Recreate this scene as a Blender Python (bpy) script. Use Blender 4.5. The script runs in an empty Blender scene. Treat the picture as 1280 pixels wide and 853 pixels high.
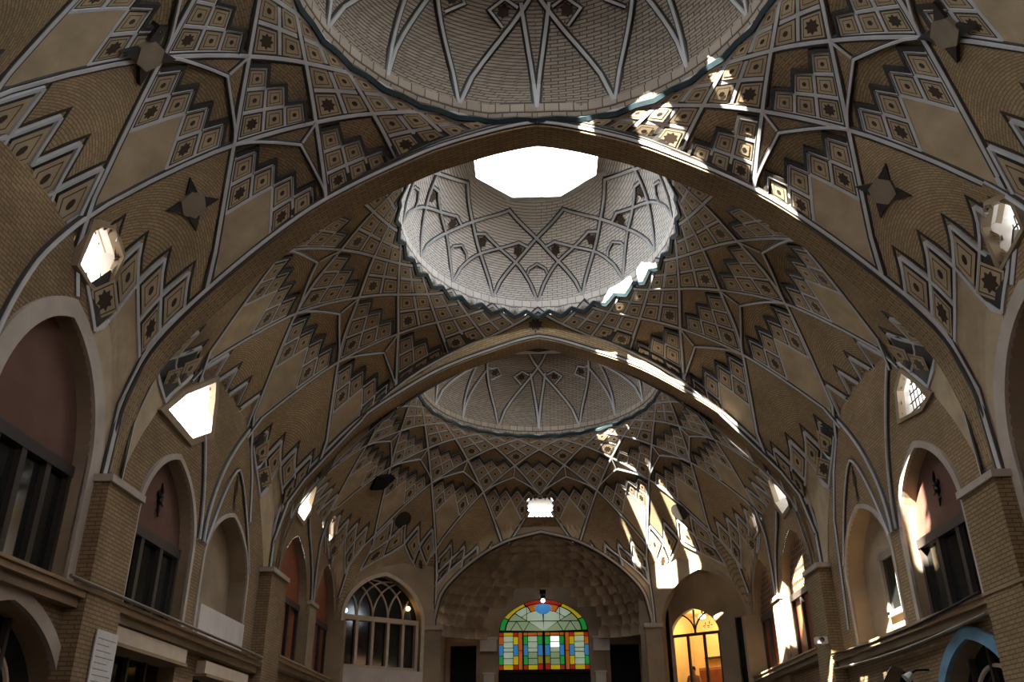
import bpy, math, random
import numpy as np
from math import sin, cos, tan, acos, atan2, radians, sqrt, pi, hypot, exp
from mathutils import Vector, Matrix

random.seed(7)
SC = bpy.context.scene
COL = SC.collection

# ------------------------------------------------------------------ camera, sky, sun, exposure
F_PX, PITCH, YAW, ROLL, CAM_X = 1107.3, 0.45746, -0.0262, 0.00753, -0.17
SUN_DIR = (0.613, 0.790, -0.87)
SUN_POWER = 400.0
SKY_POWER = 58.0
EXPOSURE = -1.9
FILL_PANEL = 24.0
FILL_PANEL_BAYS = (0.1, 40.0, 40.0)  # glow of panels added under the lantern roofs, set per bay as fill

cam = bpy.data.cameras.new('camera')
cam.sensor_width = 36.0
cam.lens = 36.0 * F_PX / 1280.0
cam.clip_end = 300
cam.clip_start = 0.05
camo = bpy.data.objects.new('camera', cam)
COL.objects.link(camo)
xa = Vector((cos(YAW), -sin(YAW), 0)); ya = Vector((sin(YAW), cos(YAW), 0)); za = Vector((0, 0, 1))
fw = ya * cos(PITCH) + za * sin(PITCH)
ua = -ya * sin(PITCH) + za * cos(PITCH)
rt = xa * cos(ROLL) - ua * sin(ROLL)
up = xa * sin(ROLL) + ua * cos(ROLL)
mw = Matrix((( rt.x, up.x, -fw.x, CAM_X), (rt.y, up.y, -fw.y, 0), (rt.z, up.z, -fw.z, 0), (0, 0, 0, 1)))
camo.matrix_world = mw
SC.camera = camo

world = bpy.data.worlds.new('sky'); SC.world = world
world.use_nodes = True
bgn = world.node_tree.nodes['Background']
bgn.inputs[0].default_value = (0.82, 0.90, 1.0, 1)
bgn.inputs[1].default_value = SKY_POWER

sun = bpy.data.lights.new('sun', 'SUN')
sun.energy = SUN_POWER
sun.angle = radians(0.5)
sun.color = (1.0, 0.95, 0.86)
suno = bpy.data.objects.new('sun', sun); COL.objects.link(suno)
suno.location = (-10, -10, 40)
suno.rotation_euler = Vector(SUN_DIR).to_track_quat('-Z', 'Y').to_euler()

SC.view_settings.view_transform = 'Standard'
SC.view_settings.look = 'None'
SC.view_settings.gamma = 1.0
SC.view_settings.use_curve_mapping = False
SC.view_settings.exposure = EXPOSURE
SC.cycles.max_bounces = 10
SC.cycles.diffuse_bounces = 6
SC.cycles.glossy_bounces = 3
SC.cycles.transmission_bounces = 4
SC.cycles.sample_clamp_indirect = 12.0

# ------------------------------------------------------------------ materials
def lin(c):
    return tuple(((v / 255.0) / 12.92 if v / 255.0 <= 0.04045 else ((v / 255.0 + 0.055) / 1.055) ** 2.4) for v in c)

def new_mat(name):
    m = bpy.data.materials.new(name); m.use_nodes = True
    nt = m.node_tree
    return m, nt, nt.nodes['Principled BSDF']

def plain(name, rgb, rough=0.8, var=0.12, scale=1.5, metal=0.0, spec=0.3):
    m, nt, b = new_mat(name)
    N = nt.nodes; L = nt.links
    tc = N.new('ShaderNodeTexCoord'); nz = N.new('ShaderNodeTexNoise')
    nz.inputs['Scale'].default_value = scale; nz.inputs['Detail'].default_value = 5
    mp = N.new('ShaderNodeMapRange')
    mp.inputs['From Min'].default_value = 0.3; mp.inputs['From Max'].default_value = 0.7
    mp.inputs['To Min'].default_value = 1 - var; mp.inputs['To Max'].default_value = 1 + var
    mx = N.new('ShaderNodeMix'); mx.data_type = 'RGBA'; mx.blend_type = 'MULTIPLY'
    mx.inputs[0].default_value = 1
    c = lin(rgb)
    mx.inputs[6].default_value = (*c, 1)
    L.new(tc.outputs['Object'], nz.inputs['Vector'])
    L.new(nz.outputs['Fac'], mp.inputs['Value'])
    L.new(mp.outputs['Result'], mx.inputs[7])
    L.new(mx.outputs[2], b.inputs['Base Color'])
    b.inputs['Roughness'].default_value = rough
    b.inputs['Metallic'].default_value = metal
    b.inputs['Specular IOR Level'].default_value = spec
    return m

def brick(name, c1, c2, mortar, bw=0.26, rh=0.075, ms=0.012, stain=0.25, objvar=0.14, bump=0.25):
    m, nt, b = new_mat(name)
    N = nt.nodes; L = nt.links
    uv = N.new('ShaderNodeUVMap'); uv.uv_map = 'UVMap'
    br = N.new('ShaderNodeTexBrick')
    br.inputs['Color1'].default_value = (*lin(c1), 1)
    br.inputs['Color2'].default_value = (*lin(c2), 1)
    br.inputs['Mortar'].default_value = (*lin(mortar), 1)
    br.inputs['Scale'].default_value = 1.0
    br.inputs['Mortar Size'].default_value = ms
    br.inputs['Mortar Smooth'].default_value = 0.4
    br.inputs['Brick Width'].default_value = bw
    br.inputs['Row Height'].default_value = rh
    L.new(uv.outputs['UV'], br.inputs['Vector'])
    tc = N.new('ShaderNodeTexCoord'); nz = N.new('ShaderNodeTexNoise')
    nz.inputs['Scale'].default_value = 0.55; nz.inputs['Detail'].default_value = 6; nz.inputs['Roughness'].default_value = 0.62
    L.new(tc.outputs['Object'], nz.inputs['Vector'])
    mp = N.new('ShaderNodeMapRange')
    mp.inputs['From Min'].default_value = 0.3; mp.inputs['From Max'].default_value = 0.7
    mp.inputs['To Min'].default_value = 1 - stain; mp.inputs['To Max'].default_value = 1 + stain * 0.6
    L.new(nz.outputs['Fac'], mp.inputs['Value'])
    oi = N.new('ShaderNodeObjectInfo')
    mr = N.new('ShaderNodeMapRange')
    mr.inputs['To Min'].default_value = 1 - objvar; mr.inputs['To Max'].default_value = 1 + objvar
    L.new(oi.outputs['Random'], mr.inputs['Value'])
    mm = N.new('ShaderNodeMath'); mm.operation = 'MULTIPLY'
    L.new(mp.outputs['Result'], mm.inputs[0]); L.new(mr.outputs['Result'], mm.inputs[1])
    mx = N.new('ShaderNodeMix'); mx.data_type = 'RGBA'; mx.blend_type = 'MULTIPLY'; mx.inputs[0].default_value = 1
    L.new(br.outputs['Color'], mx.inputs[6]); L.new(mm.outputs[0], mx.inputs[7])
    L.new(mx.outputs[2], b.inputs['Base Color'])
    b.inputs['Roughness'].default_value = 0.9
    b.inputs['Specular IOR Level'].default_value = 0.15
    if bump:
        bp = N.new('ShaderNodeBump'); bp.inputs['Strength'].default_value = bump; bp.inputs['Distance'].default_value = 0.02
        bp.invert = True
        L.new(br.outputs['Fac'], bp.inputs['Height']); L.new(bp.outputs['Normal'], b.inputs['Normal'])
    return m

def glow(name, rgb, strength, base=None):
    m, nt, b = new_mat(name)
    b.inputs['Base Color'].default_value = (*lin(base or rgb), 1)
    b.inputs['Emission Color'].default_value = (*lin(rgb), 1)
    b.inputs['Emission Strength'].default_value = strength
    b.inputs['Roughness'].default_value = 0.4
    return m

M = {}
M['vault'] = brick('vault_brick', (164, 141, 108), (148, 126, 95), (116, 98, 74))
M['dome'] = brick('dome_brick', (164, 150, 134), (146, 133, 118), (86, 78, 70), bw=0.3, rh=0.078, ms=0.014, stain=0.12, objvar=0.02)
M['dome_pale_lit'] = brick('pale_lit_dome_brick', (236, 230, 220), (224, 216, 206), (140, 130, 122), bw=0.3, rh=0.078, ms=0.012, stain=0.08, objvar=0.02)  # pale brick, lightened further to carry the oculus daylight
M['wall'] = brick('wall_brick', (146, 122, 92), (132, 109, 80), (106, 88, 66), bw=0.22, rh=0.066, stain=0.32)
M['yellow_brick'] = brick('yellow_brick', (146, 124, 90), (132, 111, 80), (94, 79, 58), bw=0.22, rh=0.068, ms=0.011, stain=0.1)
M['plaster'] = plain('old_plaster', (140, 122, 98), 0.85, 0.25, 0.9)
M['white'] = plain('white_plaster_line', (186, 184, 182), 0.7, 0.10, 3.0)
M['dark'] = plain('dark_glazed_line', (54, 50, 46), 0.5, 0.2, 3.0)
M['teal'] = plain('dark_teal_glaze', (44, 58, 62), 0.45, 0.25, 3.0)
M['tile'] = plain('terracotta_tile', (168, 148, 118), 0.8, 0.18, 2.0)
M['flower'] = plain('dark_flower_glaze', (58, 44, 34), 0.5, 0.2, 6.0)
M['band'] = plain('plaster_band', (168, 156, 142), 0.75, 0.12, 2.0)
M['tympanum'] = plain('red_brown_panel', (92, 62, 50), 0.75, 0.15, 2.0)
M['redwood'] = plain('reddish_wood', (122, 66, 40), 0.6, 0.18, 3.0)
M['frame_dark'] = plain('dark_window_frame', (52, 46, 42), 0.5, 0.12, 3.0)
M['frame_cream'] = plain('cream_window_frame', (186, 168, 146), 0.6, 0.1, 3.0)
M['ledge'] = plain('ledge_stone', (142, 118, 90), 0.8, 0.18, 2.0)
M['marble'] = plain('white_stone_panel', (196, 186, 176), 0.5, 0.1, 2.0)
M['black'] = plain('black_void', (12, 11, 11), 0.9, 0.1, 2.0)
M['iron'] = plain('black_iron', (26, 24, 22), 0.45, 0.1, 4.0, metal=0.6)
M['pipe'] = plain('grey_pipe', (120, 112, 102), 0.5, 0.1, 4.0)
M['floor'] = plain('stone_floor', (66, 59, 51), 0.7, 0.12, 0.7)
M['muqarnas'] = plain('muqarnas_plaster', (178, 162, 140), 0.85, 0.22, 1.6)
M['blue_paint'] = plain('pale_blue_paint', (112, 150, 172), 0.6, 0.15, 2.0)
M['lantern_white'] = plain('white_lantern_plaster', (236, 234, 230), 0.7, 0.03, 2.0)
M['boss'] = plain('grey_brown_boss', (128, 114, 96), 0.8, 0.15, 3.0)
M['paper'] = plain('printed_paper', (205, 200, 194), 0.7, 0.08, 9.0)
M['glass'] = plain('dark_window_glass', (26, 27, 26), 0.08, 0.2, 0.8, spec=0.6)
M['cable'] = plain('black_cable', (20, 19, 18), 0.6, 0.1, 3.0)
M['camera_white'] = plain('camera_housing', (196, 192, 184), 0.4, 0.05, 3.0)
M['soot'] = plain('soot_stain', (46, 40, 32), 0.9, 0.3, 4.0)
M['fill_panel'] = glow('lit_fill_panel', (236, 244, 255), FILL_PANEL)
M['lamp_white'] = glow('lit_bulb', (240, 246, 255), 30)
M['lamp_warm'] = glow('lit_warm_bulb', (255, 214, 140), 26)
M['reflection_blue'] = glow('cool_reflection_glow', (190, 226, 255), 14)
M['lattice_brick'] = plain('openwork_brick', (150, 112, 84), 0.85, 0.15, 3.0)
M['skin'] = plain('skin', (176, 126, 98), 0.6, 0.05, 4.0)
M['shirt'] = plain('white_shirt', (224, 220, 212), 0.8, 0.05, 4.0)
M['trousers'] = plain('dark_trousers', (44, 42, 46), 0.8, 0.05, 4.0)
M['hair'] = plain('dark_hair', (30, 24, 20), 0.7, 0.1, 8.0)
M['room'] = plain('cream_room_wall', (226, 196, 140), 0.8, 0.05, 2.0)
M['curtain'] = plain('brown_curtain', (150, 96, 52), 0.8, 0.15, 5.0)

# ------------------------------------------------------------------ mesh helpers
class MB:
    """collects faces with a material per face; build() links ONE mesh object"""
    def __init__(self):
        self.v = []; self.f = []; self.m = []; self.uv = []; self.mats = []
    def mi(self, mat):
        if mat not in self.mats: self.mats.append(mat)
        return self.mats.index(mat)
    def face(self, pts, mat, uvs=None):
        i = len(self.v)
        self.v += [tuple(p) for p in pts]
        self.f.append(tuple(range(i, i + len(pts))))
        self.m.append(self.mi(mat))
        self.uv.append(uvs)
    def grid(self, P, mat, UV=None, keep=None):
        """P: rows of points, shared vertices"""
        base = len(self.v); nr = len(P); nc = len(P[0])
        for r in P: self.v += [tuple(p) for p in r]
        k = self.mi(mat)
        for i in range(nr - 1):
            for j in range(nc - 1):
                ids = (base + i * nc + j, base + i * nc + j + 1, base + (i + 1) * nc + j + 1, base + (i + 1) * nc + j)
                if keep is not None and not keep(i, j): continue
                self.f.append(ids); self.m.append(k)
                self.uv.append([UV[i][j], UV[i][j + 1], UV[i + 1][j + 1], UV[i + 1][j]] if UV else None)
    def box(self, a, b, mat, fr=None):
        (x0, y0, z0), (x1, y1, z1) = a, b
        c = [(x0, y0, z0), (x1, y0, z0), (x1, y1, z0), (x0, y1, z0), (x0, y0, z1), (x1, y0, z1), (x1, y1, z1), (x0, y1, z1)]
        if fr: c = [fr.p(*q) for q in c]
        base = len(self.v); self.v += [tuple(q) for q in c]; k = self.mi(mat)
        U = [(x0, z0), (x1, z0), (x1, z1), (x0, z1)]
        for ids, uv in (((0, 1, 2, 3), None), ((4, 5, 6, 7), None), ((0, 1, 5, 4), U), ((1, 2, 6, 5), [(y0, z0), (y1, z0), (y1, z1), (y0, z1)]),
                        ((2, 3, 7, 6), [(x1, z0), (x0, z0), (x0, z1), (x1, z1)]), ((3, 0, 4, 7), [(y1, z0), (y0, z0), (y0, z1), (y1, z1)])):
            self.f.append(tuple(base + q for q in ids)); self.m.append(k)
            self.uv.append(uv if uv else [(x0, y0), (x1, y0), (x1, y1), (x0, y1)])
    def ribbon(self, pts, nrm, w, lift, mat, w2=None, closed=False, low=-0.01):
        """raised moulding: trapezoid section of width w along pts; nrm = direction it is raised towards"""
        n = len(pts)
        if n < 2: return
        pts = [Vector(p) for p in pts]
        rows = []
        for i in range(n):
            a = pts[i - 1] if (i > 0 or closed) else pts[i]
            b = pts[(i + 1) % n] if (i < n - 1 or closed) else pts[i]
            t = (b - a)
            if t.length < 1e-9: t = Vector((0, 0, 1))
            t.normalize()
            nn = Vector(nrm[i]).normalized()
            s = t.cross(nn)
            if s.length < 1e-6: s = Vector((1, 0, 0))
            s.normalize()
            # mitre
            if 0 < i < n - 1 or closed:
                t1 = (pts[i] - a).normalized() if (pts[i] - a).length > 1e-9 else t
                c = max(0.5, abs(t.dot(t1)))
            else: c = 1
            h = w / 2 / c; h2 = h * 0.72
            p = pts[i]
            rows.append([p - s * h + nn * low, p - s * h2 + nn * lift, p + s * h2 + nn * lift, p + s * h + nn * low])
        if closed: rows.append(rows[0])
        self.grid(rows, mat)
    def tube(self, pts, r, mat, n=8):
        pts = [Vector(p) for p in pts]; rows = []
        for i, p in enumerate(pts):
            a = pts[max(0, i - 1)]; b = pts[min(len(pts) - 1, i + 1)]
            t = (b - a).normalized()
            s = t.cross(Vector((0, 0, 1)))
            if s.length < 1e-4: s = t.cross(Vector((1, 0, 0)))
            s.normalize(); q = t.cross(s)
            rr = r[i] if isinstance(r, (list, tuple)) else r
            rows.append([p + s * (rr * cos(2 * pi * k / n)) + q * (rr * sin(2 * pi * k / n)) for k in range(n + 1)])
        self.grid(rows, mat)
        self.face(rows[0][:-1], mat); self.face(rows[-1][:-1], mat)
    def ball(self, c, r, mat, nu=12, nv=8, sc=(1, 1, 1)):
        rows = []
        for i in range(nv + 1):
            t = pi * i / nv
            rows.append([(c[0] + r * sc[0] * sin(t) * cos(2 * pi * j / nu), c[1] + r * sc[1] * sin(t) * sin(2 * pi * j / nu), c[2] + r * sc[2] * cos(t)) for j in range(nu + 1)])
        self.grid(rows, mat)
    def build(self, name, parent=None, smooth=False):
        me = bpy.data.meshes.new(name)
        me.from_pydata(self.v, [], self.f)
        for m in self.mats: me.materials.append(M[m])
        me.polygons.foreach_set('material_index', self.m)
        ul = me.uv_layers.new(name='UVMap')
        k = 0
        data = ul.data
        for fi, f in enumerate(self.f):
            u = self.uv[fi]
            if u is None:
                for q in f:
                    p = self.v[q]; data[k].uv = (p[0] + p[1], p[2]); k += 1
            else:
                for q in range(len(f)): data[k].uv = u[q]; k += 1
        if smooth: me.polygons.foreach_set('use_smooth', [True] * len(self.f))
        me.update()
        o = bpy.data.objects.new(name, me); COL.objects.link(o)
        if parent: o.parent = parent
        return o

def empty(name, loc=(0, 0, 0)):
    o = bpy.data.objects.new(name, None); COL.objects.link(o); o.location = loc
    o.empty_display_size = 0.2
    return o

def struct(o, label=None):
    o['kind'] = 'structure'
    if label: o['label'] = label
    return o

def tag(o, label, cat, group=None):
    o['label'] = label; o['category'] = cat
    if group: o['group'] = group
    return o

class Frame:
    """a wall's own axes: e along it, z up, d into the wall (away from the hall)"""
    def __init__(self, O, E, N):
        self.O = Vector((O[0], O[1], 0)); self.E = Vector((E[0], E[1], 0)).normalized(); self.N = Vector((N[0], N[1], 0)).normalized()
    def p(self, e, d, z):
        return self.O + self.E * e + self.N * d + Vector((0, 0, z))

def arch_z(t, zs, za):
    t = min(1.0, abs(t))
    g = 0.78 * sqrt(max(0, 1 - t ** 2.1)) + 0.22 * (1 - t)
    return zs + (za - zs) * g

def arch_pts(e0, e1, zs, za, n=28):
    out = []
    for i in range(n + 1):
        t = -cos(pi * i / n)
        out.append((e0 + (e1 - e0) * (t + 1) / 2, arch_z(t, zs, za)))
    return out

def holed_wall(fr, e0, e1, z0, z1, holes, mat, depth=0.35, jamb=None, d=0.0, fine=()):
    """wall sheet with arched/rectangular openings and their reveals. hole: (e0,e1,zsill,zspring,zapex)"""
    mb = MB(); es = {e0, e1}
    for h in holes:
        n = 28 if h[4] > h[3] else 1
        for i in range(n + 1): es.add(round(h[0] + (h[1] - h[0]) * (1 - cos(pi * i / n)) / 2, 4))
    for y0, y1, _a, _b in fine:
        for q in range(19): es.add(round(lerp(y0, y1, q / 18), 4))
    es = sorted(x for x in es if e0 <= x <= e1)
    def top(h, e): 
        t = 2 * (e - h[0]) / (h[1] - h[0]) - 1
        return arch_z(t, h[3], h[4]) if h[4] > h[3] else h[3]
    for a, b in zip(es[:-1], es[1:]):
        mid = (a + b) / 2
        act = sorted([h for h in holes if h[0] < mid < h[1]], key=lambda h: h[2])
        la, lb = z0, z0
        for h in act + [None]:
            ua_, ub_ = (h[2], h[2]) if h else (z1, z1)
            ff = [f for f in fine if f[0] - .01 <= mid <= f[1] + .01] if h is None else []
            lo_a, lo_b = la, lb
            for f in ff:
                for q in range(16):
                    zt_ = lerp(f[2], f[3], q / 15)
                    mb.face([fr.p(a, d, lo_a), fr.p(b, d, lo_b), fr.p(b, d, zt_), fr.p(a, d, zt_)], mat, [(a, lo_a), (b, lo_b), (b, zt_), (a, zt_)])
                    lo_a = lo_b = zt_
            mb.face([fr.p(a, d, lo_a), fr.p(b, d, lo_b), fr.p(b, d, ub_), fr.p(a, d, ua_)], mat, [(a, lo_a), (b, lo_b), (b, ub_), (a, ua_)])
            if h: la, lb = top(h, a), top(h, b)
    for h in holes:
        out = arch_pts(h[0], h[1], h[3], h[4]) if h[4] > h[3] else [(h[0], h[3]), (h[1], h[3])]
        out = [(h[0], h[2])] + out + [(h[1], h[2])]
        n = len(out)
        acc = 0
        for i in range(n):
            p, q = out[i], out[(i + 1) % n]
            l = hypot(q[0] - p[0], q[1] - p[1])
            mb.face([fr.p(p[0], d, p[1]), fr.p(q[0], d, q[1]), fr.p(q[0], d + depth, q[1]), fr.p(p[0], d + depth, p[1])], jamb or mat,
                    [(0, acc), (0, acc + l), (depth, acc + l), (depth, acc)])
            acc += l
    return mb

def arch_panel(mb, fr, e0, e1, zlow, zs, za, d, mat):
    """flat panel filling an arch from zlow up, as vertical strips"""
    e0, e1, za = e0 - .06, e1 + .06, za + .09
    n = 24
    for i in range(n):
        a = e0 + (e1 - e0) * (1 - cos(pi * i / n)) / 2; b = e0 + (e1 - e0) * (1 - cos(pi * (i + 1) / n)) / 2
        za_, zb_ = arch_z(2 * (a - e0) / (e1 - e0) - 1, zs, za), arch_z(2 * (b - e0) / (e1 - e0) - 1, zs, za)
        mb.face([fr.p(a, d, zlow), fr.p(b, d, zlow), fr.p(b, d, max(zlow, zb_)), fr.p(a, d, max(zlow, za_))], mat, [(a, zlow), (b, zlow), (b, zb_), (a, za_)])

# ------------------------------------------------------------------ vault geometry (ribs tangent to the dome ring)
PS = [0, 1.7, 2.74, 4.1, 5.0, 6.05, 6.72, 7.05, 7.33, 7.42, 7.47, 7.5]
PZ = [11.86, 11.38, 10.88, 10.0, 9.22, 8.12, 7.28, 6.7, 5.6, 4.5, 2.6, 1.0]
def _mono(xs, ys):
    n = len(xs); h = [xs[i + 1] - xs[i] for i in range(n - 1)]; dl = [(ys[i + 1] - ys[i]) / h[i] for i in range(n - 1)]
    m = [dl[0]] + [0 if dl[i - 1] * dl[i] <= 0 else 2 * dl[i - 1] * dl[i] / (dl[i - 1] + dl[i]) for i in range(1, n - 1)] + [dl[-1]]
    m[0] = -0.12 if ys[0] > ys[1] and n > 8 else m[0]
    def f(x):
        if x <= xs[0]: return ys[0]
        if x >= xs[-1]: return ys[-1]
        i = 0
        while x > xs[i + 1]: i += 1
        t = (x - xs[i]) / h[i]
        return ((2 * t ** 3 - 3 * t * t + 1) * ys[i] + (t ** 3 - 2 * t * t + t) * h[i] * m[i] + (-2 * t ** 3 + 3 * t * t) * ys[i + 1] + (t ** 3 - t * t) * h[i] * m[i + 1])
    return f
f_arch = _mono(PS, PZ)
ST = 22.5
def lerp(a, b, t): return a + (b - a) * t
def smooth(t): t = max(0.0, min(1.0, t)); return t * t * (3 - 2 * t)

class Bay:
    def __init__(self, n, D, sy, Rm, dz, ymin, ymax, open_far=False):
        self.n, self.D, self.sy, self.Rm, self.dz, self.ymin, self.ymax, self.open_far = n, D, sy, _mono(list(range(len(Rm))), Rm) if len(set(Rm)) > 1 else (lambda x: Rm[0]), dz, ymin, ymax, open_far
    def meff(self, m):
        if m <= 5: return m
        R5 = self.Rm(5); s5 = R5 * tan(radians(5 * ST / 2))
        k = 1 - (1 - min(1.0, m - 5)) ** 1.6 if m < 6 else 1
        s = s5 + (7.46 - s5) * k + max(0, m - 6) * 0.03
        return math.degrees(math.atan(s / R5)) / (ST / 2)
    def pol(self, m, az, off=0.0):
        """point for ring index m and azimuth az (steps)"""
        R = self.Rm(min(m, 5)); dl = radians(m * ST / 2); r = R / cos(dl); s = R * tan(dl)
        z = f_arch(s) + self.dz(m)
        if m > 4.9:       # the legs draw together towards the piers
            for sg in (-1, 1):
                for c in (2.69, 8 - 2.69) + ((1.41,) if self.open_far else ()):
                    q = abs(az * sg - c)
                    if q < .8: az = sg * lerp(az * sg, c, 0.85 * smooth((m - 4.9) / 0.75) * (1 - smooth((q - .42) / .38)))
        a = radians(az * ST)
        if off:
            r += off * smooth(m / 1.5) * 0.7; z += off * smooth(m / 1.5)
        y = self.D + r * cos(a) * self.sy
        return Vector((r * sin(a), y, z))
    def uv(self, u, v, al=0.5, clip=True, walls=True):
        m = v - u; me = self.meff(m); d = m - me
        uu = u + al * d; vv = v - (1 - al) * d
        p = self.pol(me, (uu + vv) / 2)
        if clip:
            p.y = max(self.ymin, min(self.ymax, p.y))
            if walls:
                sx = 1 if p.x > 0 else -1
                if abs(p.x) > 7.385: p.x = 7.385 * sx
                if self.open_far:
                    if p.y > 34.97: p.y = 34.97
                    q = (abs(p.x) * 2.6 + p.y * 3.3 - (7.385 * 2.6 + 32.4 * 3.3)) / 17.65
                    if q > 0 and p.y > 32: p.x -= q * 2.6 * sx; p.y -= q * 3.3
        return p
    def nin(self, u, v, al=0.5):
        """unit normal towards the hall"""
        h = 0.02
        a = self.uv(u + h, v, al, False) - self.uv(u - h, v, al, False); b = self.uv(u, v + h, al, False) - self.uv(u, v - h, al, False)
        n = a.cross(b)
        if n.length < 1e-9: return Vector((0, 0, -1))
        n.normalize()
        c = Vector((0, self.D, 4.0)) - self.uv(u, v, al, False)
        return n if n.dot(c) > 0 else -n

BAYS = [
    Bay(1, 10.16, 0.958, [4.1] * 2, lambda m: 0.0, 6.25, 13.99),
    Bay(2, 19.09, 1.25, [3.5, 3.66, 3.83, 4.0, 4.24, 4.2], lambda m: (0.43 + 0.3 * exp(-1.5 * m)) * (1 - 0.75 * smooth((m - 3.6) / 1.6)), 14.63, 23.87),
    Bay(3, 27.98, 1.053, [4.1] * 2, lambda m: 0.0, 24.54, 60.0, True),
]

FZ = -1.6
# openings of the side walls (e0, e1, sill, spring, apex) and the end niche arch
W1 = (10.65, 13.5, 2.75, 4.55, 6.5); W2 = (15.55, 18.3, 2.7, 4.25, 5.8); NI = (19.1, 22.15, 2.72, 4.25, 5.6)
W3 = (25.0, 28.2, 2.95, 4.95, 6.6); W4 = (29.4, 32.25, 2.95, 4.95, 6.65)
LA = (10.5, 13.95, FZ, 0.9, 2.22); LB = (15.25, 18.45, FZ, 2.0, 2.0); LC = (19.5, 22.6, FZ, 1.95, 1.95)
RA = (14.98, 18.0, FZ, 0.9, 2.12); RB = (19.0, 21.6, FZ, 1.0, 2.1); LD = (25.2, 28.2, FZ, 2.2, 2.2); LE = (29.4, 32.0, FZ, 2.2, 2.2)
OPEN_L = [W1, W2, NI, W3, W4]; OPEN_R = OPEN_L
IW = (-4.05, 4.05, FZ, 5.3, 8.7)
def iwan_z(x):
    return _iw(abs(x))
_iw = _mono([0, 1.13, 2.0, 2.73, 3.4, 3.92, 4.12, 4.15], [8.72, 8.44, 8.05, 7.57, 6.98, 6.3, 5.5, 5.3])
# openings cut through the vault sides: (side, y, z, half width, half height)
DIAMONDS = [
    (-1, [(7.21, 11.79, 8.01), (7.04, 12.05, 8.12), (7.04, 12.5, 7.86), (7.33, 12.73, 7.25), (7.385, 12.31, 7.27), (7.35, 11.84, 7.33)]),
    (1, [(7.1, 11.9, 8.1), (7.26, 11.55, 8.0), (7.385, 11.66, 7.5), (7.37, 12.41, 7.28), (7.13, 12.2, 7.89)]),
    (-1, [(7.36, 15.95, 6.5), (7.34, 16.62, 7.1), (7.3, 17.94, 7.95), (7.36, 18.19, 7.63), (7.385, 18.3, 6.9), (7.385, 17.37, 6.42)]),
    (1, [(7.34, 16.65, 7.3), (7.385, 15.85, 6.52), (7.385, 16.3, 6.4), (7.385, 17.28, 6.55), (7.37, 17.1, 7.1)]),
    (-1, [(7.1, 26.3, 8.35), (7.1, 26.85, 8.2), (7.3, 27.15, 7.6), (7.36, 26.7, 7.12), (7.385, 26.05, 7.2), (7.25, 25.9, 7.8)]),
    (1, [(7.1, 26.3, 8.35), (7.1, 26.85, 8.2), (7.3, 27.15, 7.6), (7.36, 26.7, 7.12), (7.385, 26.05, 7.2), (7.25, 25.9, 7.8)]),
    (-1, [(7.09, 29.5, 8.05), (7.1, 30.1, 8.03), (7.2, 30.7, 7.6), (7.36, 30.68, 7.22), (7.38, 30.25, 7.38), (7.23, 29.55, 7.7)]),
    (1, [(7.08, 29.6, 8.08), (7.12, 30.2, 7.98), (7.34, 30.64, 7.34), (7.36, 29.9, 7.42), (7.23, 29.6, 7.86)]),
]
for d in DIAMONDS:
    q = d[1]
def poly_has(q, y, z, grow):
    cy = sum(p[1] for p in q) / len(q); cz = sum(p[2] for p in q) / len(q)
    y = cy + (y - cy) / grow; z = cz + (z - cz) / grow
    ins = False; n = len(q)
    for i in range(n):
        y0, z0 = q[i][1], q[i][2]; y1, z1 = q[(i + 1) % n][1], q[(i + 1) % n][2]
        if (z0 > z) != (z1 > z) and y < (y1 - y0) * (z - z0) / (z1 - z0) + y0: ins = not ins
    return ins
def in_diamond(p, grow=1.0):
    for s, q in DIAMONDS:
        if p[0] * s > 5.6 and poly_has(q, p[1], p[2], grow): return True
    if abs(p[0]) < 0.53 * grow and p[1] > 33 and abs(p[2] - 9.58) < 0.33 * grow: return True
    return False

def outside(c):
    x, y, z = abs(c[0]), c[1], c[2]
    if x > 7.43 and z < 9.5: return True
    if y > 34.99: return True
    if y > 34.9 and z < 8.75 and z < iwan_z(c[0]) + .04: return True
    if x > 6.6:
        for h in OPEN_L if c[0] < 0 else OPEN_R:
            if h[0] - .3 < y < h[1] + .3 and z < arch_z((2 * (y - h[0]) / (h[1] - h[0]) - 1) / 1.16, h[3], h[4]) + .26: return True
    if y > 32 and z < 6.95 and x * 2.6 + y * 3.3 > 7.34 * 2.6 + 32.4 * 3.3:
        e = (x - 7.4) * -3.3 / 4.2 + (y - 32.4) * 2.6 / 4.2
        if .3 < e < 3.7 and z < arch_z((e - 2) / 1.75, 5.2, 6.95): return True
    if y > 32 and x * 2.6 + y * 3.3 > 7.4 * 2.6 + 32.4 * 3.3 + .02: return True   # beyond the angled corner walls
    return False

def cut(mb, grow=1.0):
    f, m, u = [], [], []
    for fi, ids in enumerate(mb.f):
        c = [sum(mb.v[q][k] for q in ids) / len(ids) for k in range(3)]
        if in_diamond(c, grow) or outside(c): continue
        f.append(ids); m.append(mb.m[fi]); u.append(mb.uv[fi])
    mb.f, mb.m, mb.uv = f, m, u

def cut_d(mb):
    """cut the openings out of a wall sheet; above its middle an opening in the curved vault needs more room"""
    def hit(p):
        for s, q in DIAMONDS:
            cz = sum(v[2] for v in q) / len(q)
            g = 1.03 if (14.5 < p[1] < 24 or p[2] < cz) else 1.38
            if p[0] * s > 5.6 and poly_has(q, p[1], p[2], g): return True
        return False
    keep = [i for i, ids in enumerate(mb.f) if not hit([sum(mb.v[q][k] for q in ids) / len(ids) for k in range(3)])]
    mb.f = [mb.f[i] for i in keep]; mb.m = [mb.m[i] for i in keep]; mb.uv = [mb.uv[i] for i in keep]

def lerp(a, b, t): return a + (b - a) * t

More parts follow.
